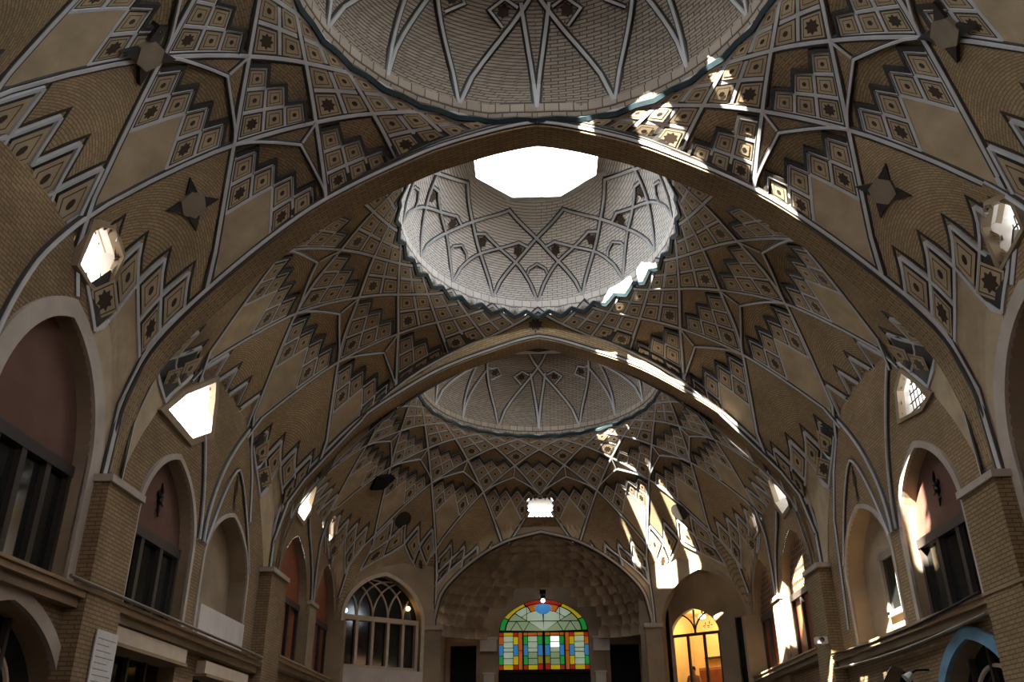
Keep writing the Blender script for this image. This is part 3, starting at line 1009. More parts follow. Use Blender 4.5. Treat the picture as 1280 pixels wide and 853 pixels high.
gallery_window(FL, W1, 'tall pointed window with brown tympanum nearest the viewer, grey plaster band', 4, 4.45, 'tympanum', 'frame_dark', band='band', bandw=.32)
gallery_window(FR, W1, 'dark pointed window at the edge of the view above the brick pier', 4, 4.45, 'tympanum', 'frame_dark', band='band', bandw=.32)
gallery_window(FL, W2, 'pointed window with black ornament on brown tympanum, beside the plastered niche', 3, 4.2, 'tympanum', 'frame_dark', band='band', bandw=.12, ornament=True)
gallery_window(FR, W2, 'pointed window with ornamented brown tympanum beside the big sun patch', 3, 4.2, 'tympanum', 'frame_dark', band='band', bandw=.14, ornament=True)
gallery_window(FL, W3, 'reddish wooden pointed window, larger of the pair by the pilaster', 3, 4.75, 'redwood', 'frame_dark', glass='redwood')
gallery_window(FL, W4, 'reddish wooden pointed window, narrower one by the corner wall', 3, 4.75, 'redwood', 'frame_dark', glass='redwood')
gallery_window(FR, W3, 'pointed window with openwork brick tympanum next to the yellow brick pier', 3, 4.85, 'lattice_brick', 'frame_dark', glass='redwood')
gallery_window(FR, W4, 'pointed window with openwork tympanum crossed by a long sun streak', 3, 4.85, 'lattice_brick', 'frame_dark', glass='redwood')

# plastered niches
def niche(fr, label, board):
    root = empty('trim_4' if fr is FL else 'trim_5'); struct(root, label)
    mb = MB(); arch_panel(mb, fr, NI[0], NI[1], NI[2], NI[3], NI[4], .4, 'plaster'); mb.build('niche_back', root)
    arch_band(fr, NI, .1, 0, 'band', .04, root, 'arch_band')
    mb = MB()
    # dark drop ornament over the arch
    c = (NI[0] + NI[1]) / 2 - .1
    for z, r in ((6.45, .07), (6.25, .13), (6.0, .05), (5.85, .09)):
        mb.face([fr.p(c + r * cos(2 * pi * q / 10), -.02, z + r * 1.2 * sin(2 * pi * q / 10)) for q in range(10)], 'flower')
    mb.box((c - .02, -.02, 5.8), (c + .02, -.005, 6.6), 'flower', fr)
    mb.build('drop_ornament', root)
    for (a0, z0, a1, z1) in ((NI[0] - .05, 4.6, c, 6.75), (NI[1] + .05, 4.6, c, 6.75)):
        m2 = MB()
        pts = [fr.p(lerp(a0, a1, t / 8), -.02, lerp(z0, z1, 1 - (1 - t / 8) ** 1.5)) for t in range(9)]
        m2.ribbon(pts, [-fr.N] * 9, .13, .02, 'dark'); m2.ribbon(pts, [-fr.N] * 9, .06, .04, 'white')
        m2.build('niche_line', root)
    return root
niche(FL, 'shallow plastered pointed niche above a white stone panel', True)
mb = MB(); mb.box((19.1, -.1, 2.66), (22.15, -.01, 3.35), 'marble', FL)
tag(mb.build('stone_panel'), 'white stone panel closing the foot of the plastered niche', 'panel')
niche(FR, 'plastered pointed niche holding a small two pane window', False)
root = empty(wname()); struct(root, 'small two pane window inside the plastered niche')
mb = MB(); mb.box((19.15, .36, 3.25), (20.75, .38, 4.45), 'glass', FR); mb.build('glass', root)
fm = MB()
for b in (((19.05, .3, 4.4), (20.85, .38, 4.55)), ((19.05, .3, 3.15), (20.85, .38, 3.27)), ((19.05, .3, 3.2), (19.17, .38, 4.5)), ((20.73, .3, 3.2), (20.85, .38, 4.5))): fm.box(*b, 'pipe', FR)
fm.build('window_frame', root)
m2 = MB(); m2.box((19.92, .3, 3.25), (20.0, .36, 4.45), 'pipe', FR); m2.build('mullion', root)

# chamfer window (cream frame, interlaced lunette)
h = (.36, 3.55, 3.5, 5.25, 6.8)
root = empty(wname()); struct(root, 'cream framed pointed window with interlaced lunette in the angled corner wall')
mb = MB(); arch_panel(mb, FCL, h[0], h[1], h[2], h[3], h[4], .3, 'glass'); mb.build('glass', root)
fm = MB()
fm.box((h[0], .12, 5.15), (h[1], .3, 5.32), 'frame_cream', FCL); fm.box((h[0], .12, 3.5), (h[1], .3, 3.62), 'frame_cream', FCL)
for x in (h[0], h[1] - .12): fm.box((x, .12, 3.5), (x + .12, .3, 5.3), 'frame_cream', FCL)
fm.build('window_frame', root)
for k in range(1, 5):
    x = h[0] + (h[1] - h[0]) * k / 5
    m2 = MB(); m2.box((x - .055, .15, 3.55), (x + .055, .3, 5.2), 'frame_cream', FCL); m2.build('mullion', root)
tr = MB()
cx = [h[0] + (h[1] - h[0]) * k / 5 for k in range(6)]
def in_l(e, z): return h[0] < e < h[1] and z < arch_z(2 * (e - h[0]) / (h[1] - h[0]) - 1, h[3], h[4]) - .02
for k in range(6):
    for s in (-1, 1):
        pts = []
        for t in range(15):
            q = t / 14
            e = cx[k] + s * 1.3 * (1 - cos(q * pi / 2)); z = 5.3 + 1.35 * sin(q * pi / 2)
            if in_l(e, z): pts.append(FCL.p(e, .27, z))
            elif pts: break
        if len(pts) > 1: tr.ribbon(pts, [-FCL.N] * len(pts), .06, .05, 'frame_cream')
tr.build('tracery', root)
arch_band(FCL, h, .14, 0, 'frame_cream', .07, root, 'arch_band')
mb = MB(); mb.box((.3, -.05, 2.9), (3.7, .1, 3.5), 'marble', FCL)
tag(mb.build('stone_panel'), 'white stone parapet under the cream framed corner window', 'panel')
for e, z, mt, lb in ((.5, 5.45, 'reflection_blue', 'added blue-white glow for a light reflected in the lunette of the cream window'), (3.1, 5.75, 'lamp_warm', 'added yellowish glow for a light reflected in the lunette of the cream window')):
    r = empty('lamp', FCL.p(e, .2, z)); tag(r, lb, 'lamp')  # glowing balls added for light spots reflected in the lunette glass
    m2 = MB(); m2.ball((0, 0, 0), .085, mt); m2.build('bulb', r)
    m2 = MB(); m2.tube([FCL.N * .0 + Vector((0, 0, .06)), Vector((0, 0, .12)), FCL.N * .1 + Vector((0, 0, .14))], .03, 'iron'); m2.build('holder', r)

# diamond windows through the vault sides
DL = ['nearest tall window, reddish side', 'dark window at the edge of the view', 'window with the black ornament, reddish side', 'ornamented window beside the sun patch',
      'larger red window of the end bay', 'openwork window next to the yellow pier', 'narrower red window by the corner', 'openwork window with the long sun streak']
for k, (s, q) in enumerate(DIAMONDS):
    root = empty(wname()); struct(root, 'bright diamond shaped opening in the vault above the ' + DL[k])
    cy = sum(p[1] for p in q) / len(q); cz = sum(p[2] for p in q) / len(q); n = len(q)
    def P3(p, g=1.0, dx=0.0): return Vector((s * (p[0] + dx), cy + (p[1] - cy) * g, cz + (p[2] - cz) * g))
    mb = MB()
    for i in range(n):
        a, b = q[i], q[(i + 1) % n]
        mb.face([P3(a, 1, -.02), P3(b, 1, -.02), Vector((s * 7.9, P3(b).y, P3(b).z + .3)), Vector((s * 7.9, P3(a).y, P3(a).z + .3))], 'band')
    mb.build('reveal', root)
    m2 = MB()
    for i in range(n):
        a, b = q[i], q[(i + 1) % n]
        m2.face([P3(a, 1.25, -.05), P3(b, 1.25, -.05), P3(b, 1, -.05), P3(a, 1, -.05)], 'plaster')
        m2.face([P3(a, 1.25, -.05), P3(b, 1.25, -.05), P3(b, 1.25, .3), P3(a, 1.25, .3)], 'plaster')
        m2.face([P3(a, 1, -.05), P3(b, 1, -.05), P3(b, 1, .1), P3(a, 1, .1)], 'plaster')
    m2.build('window_frame', root)
    if k in (1, 3, 5, 7, 6):
        m3 = MB()
        ys = [p[1] for p in q]; zs = [p[2] for p in q]
        def span(y):
            hit = []
            for i in range(n):
                a, b = q[i], q[(i + 1) % n]
                if (a[1] > y) != (b[1] > y): hit.append(a[2] + (b[2] - a[2]) * (y - a[1]) / (b[1] - a[1]))
            return (min(hit), max(hit)) if len(hit) > 1 else None
        for t in range(1, 9):
            y = lerp(min(ys), max(ys), t / 9); sp = span(y)
            if sp: m3.tube([(s * 7.6, y, sp[0] + .08), (s * 7.6, y, sp[1] + .1)], .011, 'iron', 5)
        for t in range(1, 5):
            z = lerp(min(zs), max(zs), t / 5)
            hit = []
            for i in range(n):
                a, b = q[i], q[(i + 1) % n]
                if (a[2] > z) != (b[2] > z): hit.append(a[1] + (b[1] - a[1]) * (z - a[2]) / (b[2] - a[2]))
            if len(hit) > 1: m3.tube([(s * 7.6, min(hit), z + .09), (s * 7.6, max(hit), z + .09)], .014, 'iron', 5)
        m3.build('grille', root)

# small bright window over the end niche
root = empty(wname()); struct(root, 'small bright window above the crown of the end niche')
sh = [(-.55, 9.26), (-.55, 9.74), (-.36, 9.93), (.36, 9.93), (.55, 9.74), (.55, 9.26)]
def ye(z): return 34.74 - (z - 9.2) * .85
mb = MB()
for q in range(6):
    r_ = (q + 1) % 6
    mb.face([(sh[q][0], ye(sh[q][1]), sh[q][1]), (sh[r_][0], ye(sh[r_][1]), sh[r_][1]), (sh[r_][0], 36.4, sh[r_][1] + .25), (sh[q][0], 36.4, sh[q][1] + .25)], 'band')
mb.build('reveal', root)
mb = MB()
for q in range(6):
    r_ = (q + 1) % 6
    k = 1.14
    za_, zb_ = 9.58 + (sh[q][1] - 9.58) * k, 9.58 + (sh[r_][1] - 9.58) * k
    A = (sh[q][0] * k, ye(za_) - .06, za_); B = (sh[r_][0] * k, ye(zb_) - .06, zb_)
    mb.face([A, B, (sh[r_][0], ye(sh[r_][1]) - .06, sh[r_][1]), (sh[q][0], ye(sh[q][1]) - .06, sh[q][1])], 'plaster')
    mb.face([A, B, (B[0], B[1] + .4, B[2]), (A[0], A[1] + .4, A[2])], 'plaster')
mb.build('window_frame', root)

# ------------------------------------------------------------------ end niche (iwan) with muqarnas hood
YB = 37.5
root = empty('wall_niche'); struct(root, 'deep end niche lined with worn plaster below the muqarnas')
mb = MB()
for a, b in (((-4.15, 35), (-3.95, YB)), ((4.15, 35), (3.95, YB))):
    mb.face([(*a, FZ), (*b, FZ), (*b, 6.2), (*a, 6.2)], 'plaster', [(0, FZ), (2.5, FZ), (2.5, 6.2), (0, 6.2)])
mb.build('niche_side', root)
mb = MB(); mb.box((-4.9, 35.06, 9.0), (4.9, 37.9, 9.1), 'plaster'); mb.box((-4.9, 35.06, FZ), (-4.8, 37.9, 9.1), 'plaster'); mb.box((4.8, 35.06, FZ), (4.9, 37.9, 9.1), 'plaster'); mb.box((-4.9, 37.85, FZ), (4.9, 37.9, 9.1), 'plaster'); mb.build('niche_light_block', root)  # closed box added behind the niche to keep outside light out
fr = Frame((0, YB), (1, 0), (0, 1))
mb = holed_wall(fr, -4.0, 4.0, FZ, 9.5, [(-1.78, 1.86, 2.6, 5.3, 6.62), (-3.74, -2.68, FZ, 4.76, 4.76), (2.68, 3.88, FZ, 4.78, 4.78)], 'plaster', .35, 'plaster')
mb.build('niche_back', root)
mq = empty('trim_6'); struct(mq, 'worn muqarnas hood filling the end niche arch')
tz = [4.95, 5.35, 5.75, 6.12, 6.48, 6.82, 7.14, 7.44, 7.72, 7.98, 8.22, 8.44, 8.62]
tiers = list(zip(tz[:-1], tz[1:]))
def hood(z):
    q = max(0.0, min(1.0, (z - 5.0) / 3.7))
    return 4.1 * sqrt(max(0.0, 1 - q ** 2.0)) ** 1.0 + .02, 2.45 * (1 - q ** 1.25)
counts = [22, 23, 22, 21, 20, 19, 17, 16, 14, 12, 10, 7]
for ti, ((z0, z1), nc) in enumerate(zip(tiers, counts)):
    mb = MB()
    w0, d0 = hood(z0); w1, d1 = hood(z1)
    odd = ti % 2
    for c in range(nc):
        p0, p1 = c / nc, (c + 1) / nc
        if odd: p0, p1 = (c - .5) / nc + .5 / nc, (c + .5) / nc + .5 / nc
        zc_ = (z0 + z1) / 2
        if (lerp(w0, w1, .3) * cos(pi * (p0 + p1) / 2) / 2.35) ** 2 + ((zc_ - 4.9) / 2.0) ** 2 < 1: continue
        rows = []
        for hh_ in range(6):
            t = hh_ / 5; z = lerp(z0, z1, t)
            rr = []
            for k in range(9):
                q = k / 8; th = pi * (1 - lerp(p0, p1, q))
                scal = .21 * sin(pi * q) ** .8 * (1 - t ** 2.0)           # concave niche, closing to a pointed hood
                lean = t ** 3
                w = lerp(w0, w1, lean); d_ = lerp(d0, d1, lean)
                x = (w + scal) * cos(th); y = 35.0 + (d_ + scal) * sin(th) ** .8
                zz = z + (0.09 * (1 - abs(2 * q - 1))) * t
                rr.append((x, y, zz))
            rows.append(rr)
        mb.grid(rows, 'muqarnas')
        # little flat soffit under each cell
        mb.face([rows[0][k] for k in range(9)], 'muqarnas')
    mb.build('muqarnas_tier', mq, smooth=False)
mb = MB()
w1, d1 = hood(8.6)
mb.face([((w1 + .4) * cos(pi * k / 12), 34.98 + (d1 + .3) * sin(pi * k / 12), 8.68) for k in range(13)], 'muqarnas')
mb.build('muqarnas_cap', mq)
# arch moulding round the end niche
mb = MB()
pts = [(x, 34.97, iwan_z(x) + .02) for x in xs_]
pts = [(-4.15, 34.97, 3.0)] + pts + [(4.15, 34.97, 3.0)]
nn = [Vector((0, -1, 0))] * len(pts)
mb.ribbon(pts, nn, .2, .04, 'dark'); mb.ribbon(pts, nn, .11, .07, 'band')
struct(mb.build('trim_7'), 'plaster moulding round the end niche arch')

# black doorways
for k, (a, b, zt, lb) in enumerate(((-3.74, -2.68, 4.76, 'black doorway on the window side of the stained glass'), (2.68, 3.88, 4.78, 'black doorway next to the yellow lit room'))):
    r = empty('door_%d' % (k + 1)); struct(r, lb)
    mb = MB(); mb.box((a, .3, FZ), (b, .34, zt), 'black', fr); mb.build('door_leaf', r)
    mb = MB()
    mb.box((a - .16, -.05, FZ), (a, .06, zt + .14), 'ledge', fr); mb.box((b, -.05, FZ), (b + .16, .06, zt + .14), 'ledge', fr); mb.box((a, -.05, zt), (b, .06, zt + .14), 'ledge', fr)
    mb.build('door_frame', r)

# stained glass
def sg(name, rgb, e): M[name] = glow(name, rgb, e)
for nm, rgb, e in (('sg_red', (206, 52, 30), .8), ('sg_orange', (230, 126, 34), .9), ('sg_yellow', (236, 208, 30), 1.15), ('sg_green', (36, 186, 80), 1.0), ('sg_blue', (70, 156, 230), 1.1),
                   ('sg_clear', (200, 222, 190), 1.3), ('sg_pale', (166, 190, 148), .95), ('sg_olive', (176, 166, 50), .8), ('sg_bright', (240, 250, 240), 4.0)):
    sg(nm, rgb, e)
root = empty('window_' + str(WN[0] + 1)); WN[0] += 1
struct(root, 'arched stained glass screen with coloured panes and double door at the end of the hall')
GX0, GX1, GZ0, GZR, GZT = -1.78, 1.86, 3.83, 5.3, 6.6
GW = GX1 - GX0
def gx(X): return GX0 + GW * (X - 160) / 705.0
def gz(Y): return GZR - (Y - 450) * (GZR - GZ0) / 305.0
def pane(x0, x1, y0, y1, mat):
    mb = MB(); mb.box((gx(x0), .15, gz(y1)), (gx(x1), .165, gz(y0)), 'sg_' + mat, fr); mb.build('pane', root)
def mirror(x0, x1): return 1025 - x1, 1025 - x0
cols = [(160, 195, [(453, 487, 'red'), (487, 553, 'orange'), (553, 642, 'blue'), (642, 713, 'green'), (713, 755, 'red')]),
        (195, 273, [(453, 483, 'yellow'), (483, 530, 'clear'), (530, 578, 'clear'), (578, 610, 'clear'), (610, 662, 'clear'), (662, 713, 'clear'), (713, 755, 'yellow')]),
        (273, 313, [(453, 487, 'red'), (487, 553, 'yellow'), (553, 642, 'blue'), (642, 713, 'yellow'), (713, 755, 'red')]),
        (313, 345, [(453, 600, 'orange'), (600, 755, 'orange')]),
        (352, 388, [(482, 553, 'green'), (553, 642, 'blue'), (642, 713, 'green'), (713, 755, 'red')]),
        (388, 463, [(482, 530, 'clear'), (530, 578, 'clear'), (578, 612, 'clear'), (612, 662, 'pale'), (662, 713, 'pale'), (713, 755, 'yellow')]),
        (463, 505, [(482, 553, 'green'), (553, 642, 'blue'), (642, 705, 'olive'), (705, 755, 'red')]),
        (352, 505, [(453, 482, 'orange')])]
for x0, x1, ps in cols:
    for y0, y1, c in ps:
        pane(x0 + 3, x1 - 3, y0 + 3, y1 - 3, c)
        a, b = mirror(x0, x1)
        cc = c
        if x0 == 388 and y0 in (482, 530): cc = 'bright'
        pane(a + 3, b - 3, y0 + 3, y1 - 3, cc)
# lunette: rays of panes
cxg = (GX0 + GX1) / 2; hwg = GW / 2
def lz(t): return GZR + .03 + (GZT - GZR - .03) * sqrt(max(0, 1 - t * t)) ** .92
def lun(t0, t1, k0, k1, mat, n=6):
    mb = MB()
    A = [(t0 + (t1 - t0) * i / n) for i in range(n + 1)]
    o = [(cxg + hwg * cos(a) * k1, GZR + .03 + (GZT - GZR - .03) * sin(a) * k1) for a in A]
    i_ = [(cxg + hwg * cos(a) * k0, GZR + .03 + (GZT - GZR - .03) * sin(a) * k0) for a in A]
    for q in range(n): mb.face([fr.p(o[q][0], .155, o[q][1]), fr.p(o[q + 1][0], .155, o[q + 1][1]), fr.p(i_[q + 1][0], .155, i_[q + 1][1]), fr.p(i_[q][0], .155, i_[q][1])], 'sg_' + mat)
    mb.build('pane', root)
R_ = radians
for t0, t1, c in ((2, 24, 'green'), (26, 62, 'yellow'), (64, 89, 'red'), (91, 116, 'red'), (118, 154, 'yellow'), (156, 178, 'green')):
    lun(R_(t0), R_(t1), .86, .985, c)
for t0, t1, k0, k1, c in ((66, 89, .66, .85, 'orange'), (91, 114, .66, .85, 'orange'), (2, 40, .02, .84, 'pale'), (42, 88, .02, .64, 'clear'), (92, 138, .02, .64, 'clear'), (140, 178, .02, .84, 'pale'), (42, 64, .66, .84, 'clear'), (116, 138, .66, .84, 'clear')):
    lun(R_(t0), R_(t1), k0, k1, c)
mb = MB()
mb.face([fr.p(cxg + .34 * cos(a), .15, 6.28 + .30 * sin(a)) for a in [pi + pi * q / 12 for q in range(13)]] + [fr.p(cxg + .2, .15, 6.42), fr.p(cxg - .2, .15, 6.42)], 'sg_blue'); mb.build('pane', root)
fm = MB()
def bar(a, b, w=.03): fm.ribbon([fr.p(a[0], .14, a[1]), fr.p(b[0], .14, b[1])], [-fr.N] * 2, w, .03, 'iron')
for x in (160, 195, 273, 313, 348, 388, 463): 
    bar((gx(x), GZ0), (gx(x), GZR)); bar((gx(1025 - x), GZ0), (gx(1025 - x), GZR))
bar((gx(507), GZ0), (gx(507), gz(482)), .05); bar((gx(518), GZ0), (gx(518), gz(482)), .05)
bar((GX0, GZR), (GX1, GZR), .06); bar((GX0, GZ0), (GX1, GZ0), .06); bar((gx(348), gz(482)), (gx(677), gz(482)), .04)
for X, Y0 in ((388, 463), (195, 273)):
    for Y in (530, 578, 612, 662, 713):
        bar((gx(X), gz(Y)), (gx(Y0), gz(Y)), .02); bar((gx(1025 - X), gz(Y)), (gx(1025 - Y0), gz(Y)), .02)
def lx(z, k=.86):
    s = (z - GZR) / ((GZT - GZR) * k)
    return hwg * k * sqrt(max(0, 1 - s * s))
zz1 = GZR + .42
bar((cxg - lx(zz1), zz1), (cxg + lx(zz1), zz1), .035)
zz = [(-1.38, GZR), (-1.1, zz1), (-.82, GZR), (-.55, zz1)]
for s in (-1, 1):
    for q in range(3): bar((cxg + s * zz[q][0], zz[q][1]), (cxg + s * zz[q + 1][0], zz[q + 1][1]), .025)
    bar((cxg + s * .68, zz1), (cxg + s * .68, 6.35), .03)
bar((cxg, zz1), (cxg, 6.0), .03)
for k in (.86, .985):
    pts = [fr.p(cxg + hwg * k * cos(pi * q / 24), .14, GZR + .03 + (GZT - GZR - .03) * k * sin(pi * q / 24)) for q in range(25)]
    fm.ribbon(pts, [-fr.N] * 25, .035, .03, 'iron')
fm.build('lead_frame', root)
mb = MB(); mb.box((GX0, .17, 2.6), (GX1, .2, GZT + .1), 'iron', fr); mb.build('back_board', root)
mb = MB()
for k in range(13):
    x = GX0 + GW * k / 12
    mb.box((x - .02, .0, 2.6), (x + .02, .04, GZ0 - .06), 'iron', fr)
mb.box((GX0, -.02, GZ0 - .1), (GX1, .06, GZ0 - .03), 'iron', fr); mb.box((GX0, .06, 2.6), (GX1, .1, GZ0 - .08), 'black', fr)
struct(mb.build('trim_8'), 'dark railing below the stained glass screen')
for x, z, lb in ((-2.15, 3.62, 'white stone gate post on the window side of the stained glass'), (2.25, 3.66, 'white stone gate post next to the yellow lit room side')):
    mb = MB()
    mb.box((x - .2, -.55, FZ), (x + .2, -.15, z), 'marble', fr); mb.box((x - .24, -.59, z), (x + .24, -.11, z + .06), 'marble', fr)
    tag(mb.build('gate_post'), lb, 'post', 'gate posts before the stained glass')
for x, z, lb in ((-2.2, 4.75, 'pale capital stone on the pier between doorway and stained glass, window side'), (2.35, 4.75, 'pale capital stone on the pier between stained glass and doorway, lit room side')):
    mb = MB(); mb.box((x - .33, -.14, z - .22), (x + .33, -.02, z + .25), 'marble', fr); mb.box((x - .38, -.18, z + .25), (x + .38, -.02, z + .32), 'marble', fr)
    tag(mb.build('capital'), lb, 'capital', 'capital stones beside the stained glass')
r = empty('wall_lamp', (.04, YB - .42, 6.44)); tag(r, 'bright white lamp hanging before the top of the stained glass', 'lamp')
mb = MB(); mb.ball((0, 0, 0), .085, 'lamp_white'); mb.build('bulb', r)
mb = MB(); mb.tube([(0, 0, .08), (0, 0, .32), (0, .1, .42), (0, .4, .42)], .025, 'iron'); mb.box((-.1, -.06, .1), (.1, .08, .2), 'iron'); mb.box((-.12, .0, .28), (.12, .3, .42), 'iron'); mb.build('bracket', r)

# ------------------------------------------------------------------ lit room in the corner recess
fr = FCR
D0 = 1.55
mb = holed_wall(fr, -.6, 4.9, FZ, 7.2, [(2.2, 4.3, 2.4, 4.86, 5.82), (.55, 1.5, FZ, 5.3, 5.3)], 'plaster', .2, 'plaster', d=D0)
struct(mb.build('wall_recess'), 'shaded back wall of the corner recess')
root = empty('window_' + str(WN[0] + 1)); WN[0] += 1
struct(root, 'arched glazed front of the warm yellow lit room')
fm = MB()
fm.box((2.2, D0 + .05, 4.82), (4.3, D0 + .14, 4.92), 'frame_dark', fr)
for x in (2.2, 2.84, 3.54, 4.22): fm.box((x, D0 + .05, 2.4), (x + .09, D0 + .14, 4.86), 'frame_dark', fr)
for s in (-1, 1):
    fm.ribbon([fr.p(3.25 + s * .95 * (1 - cos(q * pi / 16)), D0 + .1, 4.9 + .82 * sin(q * pi / 16)) for q in range(7)], [-fr.N] * 7, .06, .04, 'frame_dark')
fm.box((3.22, D0 + .06, 4.9), (3.28, D0 + .13, 5.78), 'frame_dark', fr)
fm.build('window_frame', root)
M['sign_ink'] = plain('dark_sign_ink', (40, 34, 24), .6)
mb = MB()   # small dark script on the lunette glass
for q, (dx, dz, w, hgt) in enumerate(((0, 0, .12, .03), (.1, .05, .03, .1), (.18, .0, .1, .03), (.27, .06, .03, .12), (.05, -.06, .03, .03), (.2, -.06, .03, .03), (.24, -.06, .03, .03), (.33, .02, .08, .03))):
    mb.box((2.45 + (.45 - dx) - w, D0 + .09, 5.12 + dz), (2.45 + (.45 - dx), D0 + .1, 5.12 + dz + hgt), 'sign_ink', fr)
mb.build('sign_script', root)
mb = MB(); mb.box((.55, D0 + .15, FZ), (1.5, D0 + .2, 5.3), 'black', fr); struct(mb.build('door_3'), 'dark doorway in the shade of the corner recess')
room = empty('wall_room'); struct(room, 'cream interior of the lit room')
mb = MB()
mb.face([fr.p(1.6, D0 + 3, 2), fr.p(5.0, D0 + 3, 2), fr.p(5.0, D0 + 3, 6.2), fr.p(1.6, D0 + 3, 6.2)], 'room')
mb.face([fr.p(1.6, D0 + .2, 2), fr.p(1.6, D0 + 3, 2), fr.p(1.6, D0 + 3, 6.2), fr.p(1.6, D0 + .2, 6.2)], 'room')
mb.face([fr.p(5.0, D0 + .2, 2), fr.p(5.0, D0 + 3, 2), fr.p(5.0, D0 + 3, 6.2), fr.p(5.0, D0 + .2, 6.2)], 'room')
mb.build('room_wall', room)
mb = MB(); mb.face([fr.p(1.6, D0 + .2, 6.0), fr.p(5.0, D0 + .2, 6.0), fr.p(5.0, D0 + 3, 6.0), fr.p(1.6, D0 + 3, 6.0)], 'room'); mb.build('room_ceiling', room)
mb = MB(); mb.box((1.6, D0 + .2, 1.95), (5.0, D0 + 3, 2.0), 'floor', fr); mb.build('room_floor', room)
for k, (e, d_) in enumerate(((2.9, 1.3), (3.7, 1.6))):
    r = empty('ceiling_lamp', fr.p(e, D0 + d_, 5.75)); tag(r, ('round warm ceiling lamp of the lit room, nearer the dark doorway', 'round warm ceiling lamp of the lit room, by the brick pier')[k], 'lamp', 'ceiling lamps of the lit room')
    mb = MB(); mb.ball((0, 0, 0), .16, 'lamp_warm', sc=(1, 1, .6)); mb.build('lamp_shade', r)
    mb = MB(); mb.tube([(0, 0, .09), (0, 0, .25)], .03, 'iron'); mb.build('stem', r)
    pl = bpy.data.lights.new('room_light', 'POINT'); pl.energy = 300; pl.color = (1, .78, .42); pl.shadow_soft_size = .15
    po = bpy.data.objects.new('room_light', pl); COL.objects.link(po); po.location = fr.p(e, D0 + d_, 5.5)
r = empty('cabinet', fr.p(3.9, D0 + 2.7, 2)); tag(r, 'low brown cabinet against the back wall of the lit room', 'cabinet')
def loc_box(e0, d0, z0, e1, d1, z1, mat, nm, par, base):
    m_ = MB(); m_.box((e0, d0, z0), (e1, d1, z1), mat, fr)
    m_.v = [tuple(Vector(v) - base) for v in m_.v]; return m_.build(nm, par)
B = fr.p(3.9, D0 + 2.7, 2)
loc_box(3.45, D0 + 2.4, 2.0, 4.5, D0 + 2.95, 3.9, 'curtain', 'body', r, B)
loc_box(3.5, D0 + 2.36, 2.1, 3.95, D0 + 2.4, 3.8, 'redwood', 'door', r, B); loc_box(4.0, D0 + 2.36, 2.1, 4.45, D0 + 2.4, 3.8, 'redwood', 'door', r, B)
r = empty('curtain', fr.p(3.2, D0 + 2.9, 4.2)); tag(r, 'striped brown curtain hanging on the back wall of the lit room', 'curtain')
m_ = MB(); rows = []
for zq in (4.25, 4.68):
    rows.append([fr.p(2.9 + .55 * q / 24, D0 + 2.85 + .03 * sin(q * 2.1), zq) - fr.p(3.2, D0 + 2.9, 4.2) for q in range(25)])
m_.grid(rows, 'curtain'); m_.build('cloth', r)
loc_box(2.85, D0 + 2.8, 4.66, 3.5, D0 + 2.88, 4.72, 'frame_dark', 'rail', r, fr.p(3.2, D0 + 2.9, 4.2))
mb = MB(); mb.box((3.7, D0 + 2.9, 4.3), (4.4, D0 + 2.98, 4.36), 'frame_dark', fr); mb.box((3.72, D0 + 2.7, 4.28), (4.38, D0 + 2.98, 4.3), 'frame_dark', fr)
tag(mb.build('wall_shelf'), 'thin dark shelf on the back wall of the lit room', 'shelf')

